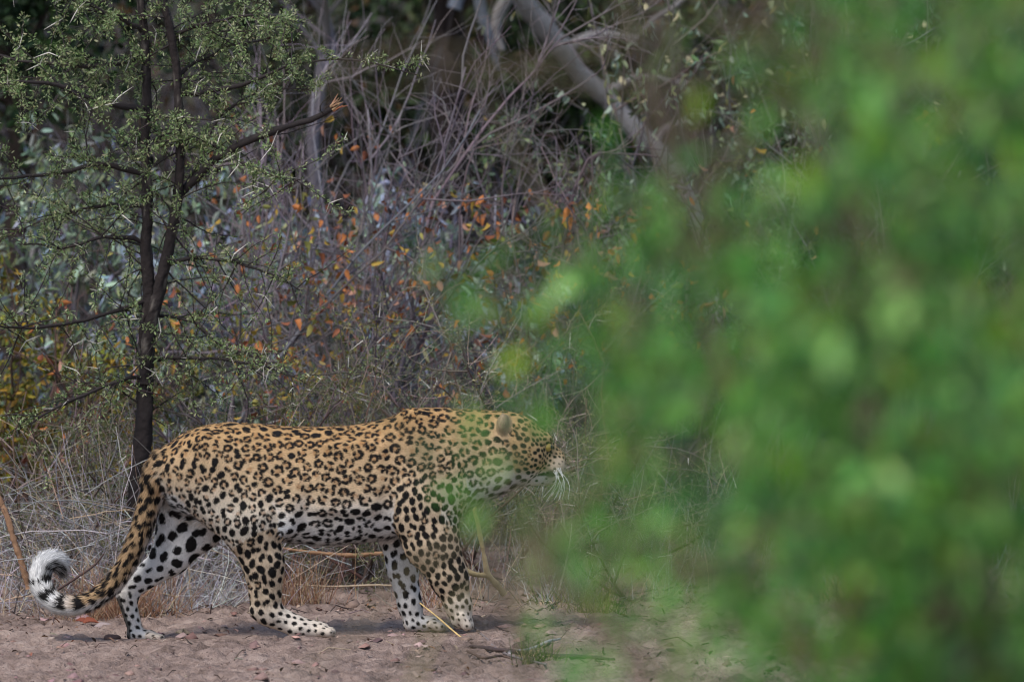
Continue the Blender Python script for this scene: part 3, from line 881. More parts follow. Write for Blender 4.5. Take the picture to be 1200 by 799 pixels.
DIM = 1.0
def shrub(name, label, cat, px, Y, height, nst=6, spread=.35, lean=0.0, wood=GREY, r0=.008, k1=7, k2=4, wander=.13, group=None,
          orange=0, omat=None, oz=(.3, 1.0), fol=0, fcols=None, fw=None, fl=(.025, .045), fwid=.3, fdrop=.6, thorns=0, traced=(), spray=1.0):
    """a many-stemmed bush: each stem with its side twigs is one part; its dead leaves are parts, its dense fine foliage one mass"""
    b0 = ground_pt(px, Y); root = empty(name, b0, label, cat, group or {'dry_shrub': 'dry shrubs of the thicket', 'sage_bush': 'pale leaved bushes of the thicket'}.get(name))
    wood = wood * .98; allp = []
    for s in range(nst):
        d = np.array([[lean + rng.normal() * spread, rng.normal() * spread * .8, 1.0]])
        h = height * rng.uniform(.75, 1.1); r_ = r0 * rng.uniform(.7, 1.3)
        p0 = b0[None] + np.array([[rng.normal() * .05, rng.normal() * .05, -.02]])
        A = paths(p0, d, h, 12, wander, .05)
        if s < len(traced):
            A = resample(np.array([at(q[0], q[1], Y + (q[2] if len(q) > 2 else 0)) for q in traced[s]]), 12)[None]
            A = A + np.cumsum(rng.normal(size=A.shape) * .004, 1)
        mb = MB(); mb.tubes(A, np.linspace(r_, r_ * .3, 12)[None], jitter(wood, 1), 5)
        q, t, own, u = along(A, k1, .2, 1)
        B = paths(q, t + rng.normal(size=(k1, 3)) * .55, height * .38 * rnd(k1, .5, 1.2) * spray, 7, wander * 1.2, .02)
        mb.tubes(B, r_ * .42 * np.linspace(1, .35, 7)[None] * rnd(k1, .7, 1.2)[:, None], jitter(wood, k1), 4)
        n2 = k1 * k2
        q, t, own, u = along(B, k2, .15, 1)
        Cc = paths(q, t + rng.normal(size=(n2, 3)) * .7, height * .17 * rnd(n2, .4, 1.2) * spray, 5, wander * 1.4, -.02)
        mb.tubes(Cc, np.maximum(r_ * .16, .0010) * np.linspace(1, .5, 5)[None] * rnd(n2, .7, 1.2)[:, None], jitter(wood * 1.15, n2), 3)
        mb.build('stem', TWIG, root)
        allp.append((A, B, Cc))
    Ball = np.concatenate([a[1] for a in allp]); Call = np.concatenate([a[2] for a in allp])
    if orange:
        k = int(orange / len(Call) * 3) + 1
        q, t, own, u = along(Call, k, .2, 1)
        z = (q[:, 2] - b0[2]) / height; ok = np.where((z > oz[0]) & (z < oz[1]))[0]
        # dead leaves hang in clusters
        cl = vnoise(q, 5.0, 300 + int(px), 1)[ok] + .8 * rng.normal(size=len(ok)); ok = ok[np.argsort(-cl)][:orange]; n = len(ok)
        if n: leaf_objs(root, q[ok], hang(n, .7, .5), rdir(n), rnd(n, .022, .044), omat or DRYRAMP)
    if fol:
        k = int(fol / len(Call)) + 1
        q, t, own, u = along(Call, k, .05, 1)
        i = rng.permutation(len(q))[:fol]; n = len(i)
        mb = MB(); mb.leaves(q[i] + rng.normal(size=(n, 3)) * .012, unit(hang(n, fdrop, .6) + t[i] * .4), rdir(n), rnd(n, *fl), rnd(n, *fl) * fwid, pick(np.array(fcols) * DIM, fw or [1] * len(fcols), n, .25, .07))
        mb.build('foliage', LEAFM, root, kind='stuff')
    if thorns:
        Tw = np.concatenate([Call])
        q, t, own, u = along(Tw, max(1, int(thorns / len(Tw)) + 1), .1, 1)
        i = rng.permutation(len(q))[:thorns]
        thorn_objs(root, q[i], unit(rng.normal(size=(len(i), 3)) + .2 * t[i]), rnd(len(i), .025, .055))
    return root, allp

def fine_leaves(mb, q, t, k, cols, ln=(.008, .014), wid=.32, sp=.9):
    """feathery tufts of tiny leaflets at points q"""
    n = len(q) * k; Q = np.repeat(q, k, 0); T = np.repeat(t, k, 0)
    D = unit(T * .5 + rng.normal(size=(n, 3)) * sp)
    l = rnd(n, *ln)
    mb.leaves(Q + D * rnd(n, 0, .012)[:, None], D, rdir(n), l, l * wid, pick(cols, [1] * len(cols), n, .2, .06), .1, .1)

# ------------------------------------------------------------------ far woodland on the bank
def tree_crown(mb, c, r, n, cols, w, ln=(.05, .09), wid=.5, lobes=14, drop=.3):
    L0 = rdir(lobes) * np.array(r) * rnd(lobes, .35, .85)[:, None] + c
    k = rng.integers(0, lobes, n)
    p = L0[k] + rng.normal(size=(n, 3)) * np.array(r) * .22
    l = rnd(n, *ln)
    mb.leaves(p, hang(n, drop, .7), rdir(n), l, l * wid, pick(cols, w, n, .25, .07))
    return L0

DG = [lin((54, 72, 38)), lin((40, 54, 32)), lin((74, 86, 44)), lin((66, 60, 36))]
def far_tree(name, label, px, Y, pts, rad, bark, crown_c, crown_r, n, extra=(), cols=DG, ln=(.05, .1)):
    b0 = ground_pt(px, Y); root = empty(name, b0, label, 'tree')
    P = [(b0[0], b0[1], b0[2] - .1)] + [tuple(at(a, b, Y)) for a, b in pts] + [tuple(crown_c)]
    R = [rad * 1.3] + [rad * (1 - .06 * i) for i in range(len(pts))] + [rad * .4]
    Q = resample(np.concatenate([np.array(P), np.array(R)[:, None]], 1), 40)
    PP = Q[:, :3] + np.stack([vnoise(Q[:, :3], 1.6, 41, 2), vnoise(Q[:, :3], 1.6, 42, 2), 0 * Q[:, 0]], -1) * rad * .25
    mb = MB(); mb.tubes(PP[None], (Q[:, 3] * (1 + .07 * rng.normal(size=40)))[None], bark, 12); mb.build('trunk', BARK, root, True)
    for ex in extra: tag(tube_part(ex[0], Y + ex[1], ex[2], lin((122, 126, 136)), 'branch', root)[0], 'bleached bluish grey dead branch hanging beside the trunk')
    mb = MB(); L0 = tree_crown(mb, np.array(crown_c), crown_r, n, cols, [3, 3, 2, 1][:len(cols)], ln)
    for l in L0:
        a = PP[rng.integers(28, 39)]; mid = (a + l) / 2 + rng.normal(size=3) * .15
        mb2 = MB(); mb2.tubes(resample(np.array([a, mid, l]), 8)[None], np.linspace(rad * .3, .008, 8)[None], bark, 5)
        mb2.build('limb', BARK, root, True)
    mb.build('crown', LEAFM, root, kind='stuff')
    return root

far_tree('dark_tree', 'dark tree with thick reddish brown trunk behind the dry shrubs', 528, 10.5,
         [(528, 330), (524, 240), (530, 170), (522, 80), (530, 0)], .092, lin((54, 46, 44)), (-.4, 8.6, 4.2), (2.8, 3.2, 1.2), 9000,  # unseen crown, hung forward above the view to shade the thicket
         extra=[([(535, 10), (548, -30), (562, -8), (567, 22), (576, 52), (584, 82)], -1.5, [.03, .028, .026, .024, .020, .008])])
far_tree('slender_grey_tree', 'slender grey trunked tree between the thorn tree and the dark trunk', 372, 7.5,
         [(370, 330), (374, 250), (368, 160), (376, 80), (374, 0)], .028, lin((120, 112, 118)), (-1.3, 6.4, 3.6), (2.0, 2.2, 1.0), 6500)  # crown out of view, also reaching forward for its shade
far_tree('evergreen_tree', 'dark evergreen tree in the top left corner behind the thorn tree', 20, 7.0,
         [(18, 300), (22, 200), (16, 100)], .05, lin((62, 52, 46)), (-2.2, 7.0, 2.35), (1.05, 1.0, .95), 9000, ln=(.03, .06),
         cols=[lin((44, 66, 34)), lin((34, 52, 28)), lin((62, 84, 40)), lin((30, 40, 26))])
far_tree('leafy_tree', 'green leafy tree behind the top of the green bush', 960, 12.0,
         [(962, 300), (958, 180), (966, 60)], .07, lin((66, 56, 50)), (2.2, 11.6, 3.9), (2.4, 2.4, 1.3), 12000, ln=(.05, .1),
         cols=[lin((66, 92, 46)), lin((50, 70, 38)), lin((92, 106, 56)), lin((110, 80, 44))])

# leaning dead trunk with broken side branches
lg = empty('dead_tree', ground_pt(800, 9.0), 'leaning dead grey trunk slanting down to the right behind the shrubs', 'dead tree')
LGC = lin((164, 155, 150))
tube_part([(560, -60), (610, -5), (640, 35), (680, 85), (720, 128), (760, 168), (792, 205), (830, 300), (850, 420)], [8.6, 8.7, 8.8, 8.9, 9, 9, 9, 8.9, 8.6],
          [.046, .044, .043, .040, .041, .038, .036, .038, .04], LGC, 'trunk', lg, 44, 12)
for pts, r in (([(660, 62), (690, 44), (720, 42), (748, 46)], [.026, .02, .016, .012]), ([(705, 112), (745, 92), (790, 96), (812, 100)], [.018, .013, .01, .006]),
               ([(765, 172), (780, 150), (806, 143)], [.022, .015, .010]), ([(598, -12), (580, 30), (590, 60)], [.03, .022, .016]),
               ([(752, 40), (770, 20), (800, 0), (820, -40)], [.012, .010, .009, .006])):
    tube_part(pts, 9.0, r, LGC * 1.05, 'branch', lg)


# the wall of brush beyond, too far to tell apart
mb = MB()
n = 26000
Yb = rnd(n, 8, 20); Xb = rng.uniform(-1, 1, n) * (2.2 + .1 * Yb); hb = H(Xb, Yb)
Pb = np.stack([Xb, Yb, hb + rnd(n) ** 1.3 * 1.5], -1)
dens = vnoise(Pb * [1, .4, 1], .9, 91, 2)
bpx, bpy_ = proj(Pb); open_ = (bpx > 420) & (bpx < 860) & (Yb < 12.5)      # the clearing round the dead trunk
keep = (dens > -.15 + .25 * rng.normal(size=n)) & ~open_; Pb = Pb[keep]; n = len(Pb)
l = rnd(n, .04, .10)
mb.leaves(Pb, hang(n, .4, .8), rdir(n), l, l * .5, pick(np.array([lin((66, 76, 44)), lin((86, 84, 62)), lin((78, 58, 44)), lin((52, 60, 40)), lin((112, 84, 50))]) * .5, [3, 2, 2, 3, 1], n, .3))  # leaf colours scaled down to stand in for woodland shade
n = 1500
Yb = rnd(n, 6, 16); Xb = rng.uniform(-1, 1, n) * (2.2 + .1 * Yb)
T0 = np.stack([Xb, Yb, H(Xb, Yb) - .05], -1)
mb.tubes(paths(T0, rng.normal(size=(n, 3)) * .45 + [0, 0, 1], rnd(n, .4, 1.3), 8, .16, .02), np.linspace(1, .3, 8)[None] * rnd(n, .003, .011)[:, None], pick(np.array([GREY, BROWN, DARKB, lin((118, 112, 124))]) * .6, [3, 2, 2, 2], n, .2), 4)  # twig colours darkened for the same shade
tag(mb.build('background_brush', LEAFM, None), 'dim mass of brush and twigs filling the bank behind', 'brush', kind='stuff')


# ------------------------------------------------------------------ shrubs of the thicket
shrub('sage_bush', 'pale sage green bush with hanging leaves between the thorn tree and the dry shrubs', 'bush', 300, 4.0, 1.15, 9, .34, 0, GREY, .009, 8, 5,
      fol=4200, fcols=[SAGE * 1.25, SAGED, BLUEG, lin((150, 150, 112))], fw=[3, 3, 3, 1], fl=(.035, .07), fwid=.34, fdrop=1.2)
shrub('sage_bush', 'blue grey leaved bush with upright stems, right behind the orange leaved shrubs', 'bush', 465, 4.4, 1.0, 10, .36, 0, lin((122, 116, 124)), .009, 8, 5,
      fol=4200, fcols=[BLUEG * 1.2, SAGE * 1.2, SAGED, lin((120, 112, 128))], fw=[3, 2, 2, 2], fl=(.035, .07), fwid=.34, fdrop=1.2)
shrub('sage_bush', 'pale bush low behind the thorn tree trunk at the left', 'bush', 90, 4.8, 1.35, 9, .4, 0, GREY, .009, 8, 5,
      fol=2600, fcols=[SAGE, SAGED, lin((120, 132, 90)), BLUEG], fw=[2, 3, 2, 1], fl=(.03, .06), fwid=.34, fdrop=1.0)
shrub('olive_bush', 'mossy olive yellow bush low in the left corner behind the dry grass', 'bush', 40, 3.4, .85, 8, .5, 0, BROWN, .008, 8, 4,
      fol=2600, fcols=[lin((128, 124, 40)), lin((92, 92, 36)), lin((70, 74, 34)), lin((150, 120, 40))], fl=(.02, .04), fwid=.5)
shrub('dry_shrub', 'bare leaning shrub with orange leaves, its long dark stems slanting up to the right', 'shrub', 262, 2.8, 1.2, 8, .32, .25, lin((106, 98, 100)), .0075, 9, 7, .10,
      orange=240, omat=YELRAMP, oz=(.15, 1.0),
      traced=[[(262, 520), (300, 455), (355, 380), (405, 315), (455, 262), (520, 196), (560, 130)], [(275, 520), (300, 440), (330, 415), (385, 350), (440, 300), (505, 215)],
              [(262, 520), (280, 420), (320, 340), (340, 260), (352, 180)]])
shrub('dry_shrub', 'upright dry shrub with rusty leaves above the leopard back', 'shrub', 425, 3.0, 1.25, 9, .26, .02, lin((102, 94, 98)), .0075, 9, 7, .11,
      orange=290, omat=DRYRAMP, oz=(.2, .95),
      traced=[[(440, 540), (438, 450), (440, 350), (448, 260), (470, 180)], [(445, 540), (470, 420), (482, 330), (500, 240), (545, 80)], [(450, 540), (500, 400), (560, 330), (590, 300)]])
shrub('dry_shrub', 'twiggy grey shrub with curled brown leaves under the leaning dead trunk', 'shrub', 560, 3.4, 1.2, 9, .30, .05, lin((116, 106, 106)), .0072, 9, 7, .12,
      orange=280, omat=DRYRAMP, oz=(.45, 1.0),
      traced=[[(520, 520), (510, 380), (500, 260), (560, 160), (625, 85), (660, 40)], [(560, 520), (540, 400), (500, 250), (560, 170), (640, 130), (700, 90)], [(590, 500), (600, 360), (590, 250), (610, 120)]])
shrub('dry_shrub', 'shrub of arching twigs with pinkish tan dead leaves beside the green foreground leaves', 'shrub', 660, 3.2, 1.15, 8, .34, .0, lin((100, 88, 90)), .007, 9, 7, .12,
      orange=280, omat=DRYRAMP, oz=(.5, 1.0), traced=[[(640, 480), (650, 340), (680, 200), (720, 178), (770, 182)]])
shrub('dry_shrub', 'yellow leaved shrub low behind the leopard haunch', 'shrub', 355, 2.3, .78, 8, .45, 0, lin((96, 84, 84)), .007, 7, 4, .13,
      orange=180, omat=YELRAMP, oz=(.2, 1.0), fol=500, fcols=[lin((140, 130, 60)), lin((120, 112, 60)), lin((150, 92, 50))], fl=(.015, .03), fwid=.5)
shrub('dry_shrub', 'tall bare shrub of pale thin stems in front of the slender grey tree', 'shrub', 400, 3.8, 1.5, 9, .22, 0, lin((128, 118, 122)), .007, 9, 6, .10,
      orange=160, omat=DRYRAMP, oz=(.4, 1))
shrub('dry_shrub', 'brown leaved shrub at the left edge below the thorn tree boughs', 'shrub', 30, 2.6, .95, 7, .4, .1, BROWN, .008, 7, 4, .12,
      orange=90, omat=DRYRAMP, oz=(.2, 1))
shrub('pod_shrub', 'shrub hung with pale green pods behind the top of the green bush', 'shrub', 900, 5.0, 2.1, 9, .30, 0, lin((110, 100, 96)), .009, 8, 5, .11,
      orange=200, omat=PODRAMP, oz=(.6, 1), fol=900, fcols=[SAGE, SAGED, lin((130, 130, 80))], fl=(.03, .05), fwid=.3, fdrop=1.2)
shrub('dry_shrub', 'grey shrub with brown leaves hidden behind the middle of the green bush', 'shrub', 1050, 4.2, 1.6, 9, .36, 0, GREY, .009, 8, 5, .12,
      orange=120, omat=DRYRAMP, oz=(.3, 1), fol=1800, fcols=[SAGED, lin((92, 104, 70)), lin((84, 88, 60))], fl=(.025, .05), fwid=.4)
shrub('sage_bush', 'dull green bush behind the right half of the foreground leaves', 'bush', 790, 4.4, 1.3, 9, .4, 0, GREY, .008, 8, 5,
      fol=3000, fcols=[SAGED, lin((96, 112, 74)), lin((120, 126, 84)), lin((80, 88, 64))], fl=(.025, .05), fwid=.38, fdrop=.8)

shrub('leafy_bush', 'dark green bush behind the leaning dead trunk', 'bush', 690, 12.5, 1.3, 10, .5, 0, DARKB, .012, 8, 5,
      fol=4200, fcols=[lin((60, 84, 44)), lin((84, 104, 54)), lin((46, 62, 36)), lin((110, 92, 50))], fw=[3, 2, 3, .7], fl=(.05, .09), fwid=.5, fdrop=.5)
shrub('leafy_bush', 'dark olive bush behind the dark trunk at the top', 'bush', 440, 12.0, 1.5, 10, .5, 0, DARKB, .012, 8, 5,
      fol=3400, fcols=[lin((56, 72, 44)), lin((74, 84, 50)), lin((46, 56, 38)), lin((96, 76, 48))], fw=[3, 2, 3, .7], fl=(.05, .09), fwid=.5, fdrop=.5)

# low spiny scrub close behind the leopard, tiny leaves, straight pale spines
def spiny(px, Y, h, label, nst, nl, wide=.5, cols=None, th=60):
    b0 = ground_pt(px, Y); root = empty('spiny_bush', b0, label, 'bush', 'low spiny bushes behind the leopard')
    cols = list(np.array(cols or [lin((140, 138, 92)), lin((112, 118, 74)), lin((158, 148, 108)), lin((96, 104, 66))]) * .85)
    Cs = []
    for s in range(nst):
        p0 = b0[None] + np.array([[rng.normal() * .08, rng.normal() * .06, -.02]])
        A = paths(p0, np.array([[rng.normal() * wide, rng.normal() * wide * .6, 1.]]), h * rng.uniform(.8, 1.2), 10, .18, .0)
        mb = MB(); mb.tubes(A, np.linspace(.006, .002, 10)[None], jitter(BROWN, 1), 5)
        q, t, o_, u = along(A, 10, .25, 1)
        B = paths(q, t * .6 + rng.normal(size=(10, 3)) * .8, h * .5 * rnd(10, .5, 1.1), 7, .15, -.03)
        mb.tubes(B, np.linspace(.0026, .0010, 7)[None] * np.ones((10, 1)), jitter(lin((136, 122, 116)), 10), 4)
        q, t, o_, u = along(B, 4, .2, 1)
        C_ = paths(q, t + rng.normal(size=(40, 3)) * .8, h * .22 * rnd(40, .4, 1.1), 5, .15, 0)
        mb.tubes(C_, np.linspace(.0014, .0008, 5)[None] * np.ones((40, 1)), jitter(lin((140, 124, 112)), 40), 3)
        mb.build('stem', TWIG, root); Cs += [B, resample_many(C_, 7)]
    Call = np.concatenate(Cs); q, t, o_, u = along(Call, max(1, nl // len(Call)), .1, 1)
    mb = MB(); fine_leaves(mb, q, t, 4, cols); mb.build('foliage', LEAFM, root, kind='stuff')
    q, t, o_, u = along(Call, 1, .1, 1); i = rng.permutation(len(q))[:th]
    thorn_objs(root, q[i], unit(rng.normal(size=(len(i), 3))), rnd(len(i), .03, .06))
    return root
def resample_many(P, m): return np.stack([resample(p, m) for p in P])
spiny(330, 1.5, .62, 'low spiny bush with tiny yellow green leaves behind the leopard hips', 7, 2600)
spiny(450, 1.5, .70, 'low spiny bush with tiny olive leaves behind the middle of the leopard back', 7, 2600)
spiny(560, 1.8, .74, 'low spiny bush with pale spines above the leopard shoulders', 7, 2400, cols=[lin((116, 122, 86)), lin((96, 108, 76)), lin((146, 136, 104))])
spiny(670, 2.0, .85, 'spiny bush seen through the leaves above the leopard head', 7, 2200, cols=[lin((110, 120, 90)), lin((90, 104, 74)), lin((140, 134, 110))])
spiny(235, 1.7, .72, 'spiny bush with grey green leaves right of the thorn tree base', 6, 2200, cols=[lin((124, 132, 88)), lin((100, 112, 70)), lin((140, 136, 100))])
spiny(70, 1.6, .62, 'spiny grey green bush left of the thorn tree base', 7, 2600, cols=[lin((120, 126, 84)), lin((96, 106, 64)), lin((136, 132, 96))])
spiny(720, 1.0, .42, 'low grey spiny plant in front of the leopard face', 5, 900, cols=[lin((110, 118, 84)), lin((130, 124, 100))], th=30)

# ------------------------------------------------------------------ the thorn tree
def thorn_tree():
    b0 = ground_pt(163, 1.35); root = empty('thorn_tree', b0, 'thorn tree with two dark stems, feathery grey green leaves and long white thorns', 'tree')
    Y = 1.35; bark = lin((48, 42, 41))
    _, PA, RA_ = bark_trunk([(160, 720), (163, 640), (165, 560), (168, 480), (173, 410), (174, 350), (171, 280), (172, 200), (173, 110), (168, 40), (162, -30), (150, -160)], Y,
                           [.046, .036, .031, .027, .025, .021, .0175, .016, .0145, .0135, .012, .008], bark, root, 170)
    _, PB, RB = bark_trunk([(170, 450), (175, 400), (184, 350), (196, 296), (207, 240), (212, 170), (209, 100), (200, 40), (188, -30), (180, -140)], Y - .03,
                          [.017, .020, .019, .0175, .016, .0135, .013, .0125, .011, .007], bark, root, 150)
    segs = []
    br = [([(203, 238), (232, 208), (268, 180), (325, 157), (368, 146), (396, 132)], -.10, [.014, .013, .012, .011, .010, .009]),
          ([(209, 235), (225, 205), (246, 150), (280, 120), (322, 108), (364, 106)], -.06, [.008, .007, .006, .005, .003, .002]),
          ([(208, 110), (250, 108), (300, 92), (345, 76), (420, 74), (498, 97)], -.18, [.008, .007, .006, .004, .003, .0015]),
          ([(172, 205), (120, 192), (62, 203), (0, 204), (-60, 200)], -.10, [.010, .008, .006, .004, .003]),
          ([(172, 128), (115, 118), (60, 98), (0, 94), (-60, 100)], -.2, [.010, .008, .006, .004, .003]),
          ([(170, 64), (118, 72), (60, 70), (-10, 62)], .12, [.009, .007, .005, .003]),
          ([(171, 38), (140, 20), (100, 2), (60, -30)], -.1, [.008, .007, .005, .003]),
          ([(204, 40), (250, 28), (300, 20), (350, 30)], -.1, [.008, .006, .004, .002]),
          ([(210, 160), (250, 170), (300, 196), (345, 212)], -.25, [.007, .006, .004, .002]),
          ([(190, 310), (240, 302), (300, 318), (352, 346)], -.12, [.007, .006, .004, .002]),
          ([(172, 285), (120, 282), (70, 300), (20, 290)], -.1, [.008, .006, .004, .002]),
          ([(173, 352), (120, 372), (60, 388), (0, 394)], -.14, [.009, .007, .005, .003]),
          ([(178, 420), (230, 424), (290, 428), (352, 448)], -.16, [.007, .006, .004, .002]),
          ([(172, 440), (130, 446), (70, 470), (20, 500)], -.16, [.008, .006, .004, .002]),
          ([(180, 368), (226, 372), (270, 398), (316, 404)], -.05, [.006, .005, .003, .002]),
          ([(172, 240), (130, 236), (80, 246), (24, 262)], .1, [.008, .006, .004, .002]),
          ([(209, 90), (240, 66), (290, 50), (336, 48)], .12, [.007, .005, .004, .002])]
    Bs = []
    for j, (pts, dY, r) in enumerate(br):
        Yl = np.linspace(Y, Y + dY * 1.6, len(pts))
        P = np.array([at(p[0], p[1], yy) for p, yy in zip(pts, Yl)])
        Q = resample(np.concatenate([P, np.array(r)[:, None]], 1), 16)
        Q[1:, :3] += np.cumsum(rng.normal(size=(15, 3)) * .0035, 0)
        mb = MB(); mb.tubes(Q[None, :, :3], Q[None, :, 3] * (1 + .12 * rng.normal(size=(1, 16))), bark * 1.1, 7)
        A = Q[None, :, :3]
        k = 5 if j == 0 else (7 if j == 2 else 20)
        q, t, o_, u = along(A, k, .12, 1)
        dd = t * .5 + rng.normal(size=(k, 3)) * [.8, .6, .7]
        B = paths(q, dd, rnd(k, .08, .28) * (.45 if j == 2 else 1), 7, .14, -.01)
        mb.tubes(B, np.linspace(.0024, .0010, 7)[None] * rnd(k, .7, 1.2)[:, None], jitter(bark * 1.3, k), 4)
        mb.build('branch', TWIG, root)
        if j > 0: Bs.append(resample_many(A, 16)); Bs.append(resample_many(B, 16))
        segs.append((A, B))
        if j == 0:      # splintered pale end of the broken bough
            e = Q[-1, :3]; d = unit(Q[-1, :3] - Q[-3, :3]); n = 14
            sp = paths(np.repeat(e[None] - d * .015, n, 0) + rng.normal(size=(n, 3)) * .005, d + rng.normal(size=(n, 3)) * .35, rnd(n, .02, .05), 4, .1)
            mb = MB(); mb.tubes(sp, np.linspace(.0035, .0008, 4)[None] * np.ones((n, 1)), pick([lin((176, 138, 108)), lin((156, 108, 78))], [1, 1], n), 4)
            mb.build('splintered_end', TWIG, root)
    Ball = np.concatenate(Bs)
    # weeping twigs from the stems themselves
    k = 90
    q, t, o_, u = along(np.concatenate([resample_many(PA[None], 40), resample_many(PB[None], 40)]), k // 2, .25, .95)
    Tw = paths(q, rng.normal(size=(len(q), 3)) * [1, .7, .6], rnd(len(q), .12, .34), 16, .10, -.02)
    for i in range(len(Tw)):
        mb = MB(); mb.tubes(Tw[i:i + 1], np.linspace(.003, .001, 16)[None], jitter(bark * 1.3, 1), 4); mb.build('twig', TWIG, root)
    Ball = np.concatenate([Ball, Tw])
    cols = [lin((128, 146, 94)), lin((104, 124, 74)), lin((148, 158, 110)), lin((92, 106, 66)), lin((160, 162, 124))]
    q, t, o_, u = along(Ball, 20, .08, 1)
    zz = q[:, 2]; pxx, pyy = proj(q)
    keep = rng.random(len(q)) < np.where(pyy < 250, 1.0, .55); q, t = q[keep], t[keep]
    mb = MB(); fine_leaves(mb, q + rng.normal(size=q.shape) * .004, t, 6, cols, (.008, .016), .32, 1.0)
    mb.build('foliage', LEAFM, root, kind='stuff')
    # paired thorns
    q, t, o_, u = along(Ball, 3, .05, .98)
    i = np.argsort(q[:, 1] + .12 * rng.normal(size=len(q)))[:600]; i = rng.permutation(i)[:150]; q, t = q[i], t[i]
    s = unit(np.cross(t, rdir(len(q))))
    thorn_objs(root, np.concatenate([q, q[:145]]), np.concatenate([unit(s + .35 * t), unit(-s + .35 * t)[:145]]), np.concatenate([rnd(len(q), .022, .058), rnd(145, .022, .058)]))
thorn_tree()

# ------------------------------------------------------------------ grass
def blades(n, xy, h, lean, cols, r=(.0007, .0014), wander=.06, up=-.015, m=7, pts=None):
    x, y = xy
    P0 = np.stack([x, y, H(x, y) - .01], -1)
    D = np.stack([rng.normal(size=n) * lean, rng.normal(size=n) * lean * .8, np.ones(n)], -1)
    return paths(P0, D, h, m, wander, up), rnd(n, *r)

STRAWC = [lin((188, 184, 184)), lin((160, 156, 160)), lin((184, 164, 140)), lin((112, 104, 102)), lin((196, 192, 190))]
def px_x(px, y): return (px - 600) / 400 * (y + 25) / 25
mb = MB()
# tall grey tangle at the left
n = 620; yy = rnd(n, .75, 2.0); pxs = np.clip(rng.normal(150, 85, n), -40, 330); P, r = blades(n, (px_x(pxs, yy), yy), rnd(n, .15, .66), .75, STRAWC, up=-.03, wander=.15, r=(.0008, .0018))
mb.tubes(P, np.linspace(1.0, .5, 7)[None] * r[:, None], pick(STRAWC, [3, 3, 2, 2, 1], n), 3)
# broken stalks lying over at all angles
n = 480; yy = rnd(n, .8, 1.8); pxs = rnd(n, -30, 330); x = px_x(pxs, yy)
P0 = np.stack([x, yy, H(x, yy) + rnd(n, .0, .35)], -1); P = paths(P0, rng.normal(size=(n, 3)) * [1, .6, .45], rnd(n, .12, .4), 6, .10, -.02)
mb.tubes(P, np.linspace(1, .6, 6)[None] * rnd(n, .001, .0024)[:, None], pick(STRAWC, [3, 3, 2, 2, 1], n), 3)
# short stubble all along the edge of the sand
n = 1200; yy = rnd(n, .95, 2.6) ; pxs = rnd(n, -60, 1260); P, r = blades(n, (px_x(pxs, yy), yy), rnd(n, .05, .24), .35, STRAWC, up=-.02)
mb.tubes(P, np.linspace(1.1, .5, 7)[None] * r[:, None], pick(STRAWC, [3, 2, 3, 2, 1], n), 3)
n = 500; yy = rnd(n, 1.8, 4.5); pxs = rnd(n, -60, 1300); P, r = blades(n, (px_x(pxs, yy), yy), rnd(n, .15, .5), .35, STRAWC, up=-.02)
mb.tubes(P, np.linspace(1.1, .5, 7)[None] * r[:, None] * 1.3, pick(STRAWC, [3, 2, 2, 3, 1], n), 3)
tag(mb.build('dry_grass', STRAW), 'tangled grey dry grass along the edge of the sand', 'grass', kind='stuff')

def tuft(name, label, px, Y, n, h, cols, lean=.4, wid=.05, r=(.0008, .0016), group=None, cat='grass tuft', up=-.03):
    b0 = ground_pt(px, Y); x = b0[0] + rng.normal(size=n) * wid; y = b0[1] + rng.normal(size=n) * wid * .8
    P, rr = blades(n, (x, y), rnd(n, h * .5, h * 1.15), lean, cols, r, up=up)
    mb = MB(); mb.tubes(P, np.linspace(1, .35, 7)[None] * rr[:, None], pick(cols, [1] * len(cols), n), 3)
    return tag(mb.build(name, STRAW), label, cat, group or 'single grass tufts')
RUS = [lin((150, 112, 88)), lin((172, 132, 102)), lin((120, 86, 66)), lin((184, 156, 130))]
tuft('grass_tuft', 'russet brown grass tuft behind the curled tail tip', 138, .72, 420, .20, RUS, .6, .085)
tuft('grass_tuft', 'russet stubble tuft under the leopard belly, just right of the hind leg', 352, .95, 180, .17, RUS, .35, .06)
tuft('grass_tuft', 'pale grey straw tuft seen between the leopard hind legs', 240, .95, 220, .15, [lin((186, 184, 190)), lin((160, 158, 164)), lin((196, 190, 184))], .8, .10)
GRN = [lin((82, 100, 48)), lin((108, 118, 62)), lin((140, 134, 86)), lin((66, 82, 42))]
tuft('grass_tuft', 'small green grass tuft on the sand under the leaves at right', 700, .55, 160, .11, GRN, .55, .05)
tuft('grass_tuft', 'bright green grass tuft at the bottom edge below the fallen sticks', 632, -1.35, 120, .09, GRN, .55, .025)
tuft('grass_tuft', 'little straw coloured tuft in front of the fallen sticks', 618, -1.1, 26, .07, [lin((208, 180, 140)), lin((190, 160, 120))], .5, .012, (.001, .002))
tuft('grass_tuft', 'straw coloured tuft on the sand between the two forelegs', 508, .75, 120, .14, RUS[1:] + STRAWC[:1], .5, .05)
tuft('grass_tuft', 'green tipped tuft near the forked stick', 668, .9, 130, .16, GRN[1:] + STRAWC[:2], .5, .06)
tuft('grass_tuft', 'dull grass clump on the sand behind the right half of the bush', 980, .9, 240, .14, GRN[2:] + RUS[:2], .6, .07)

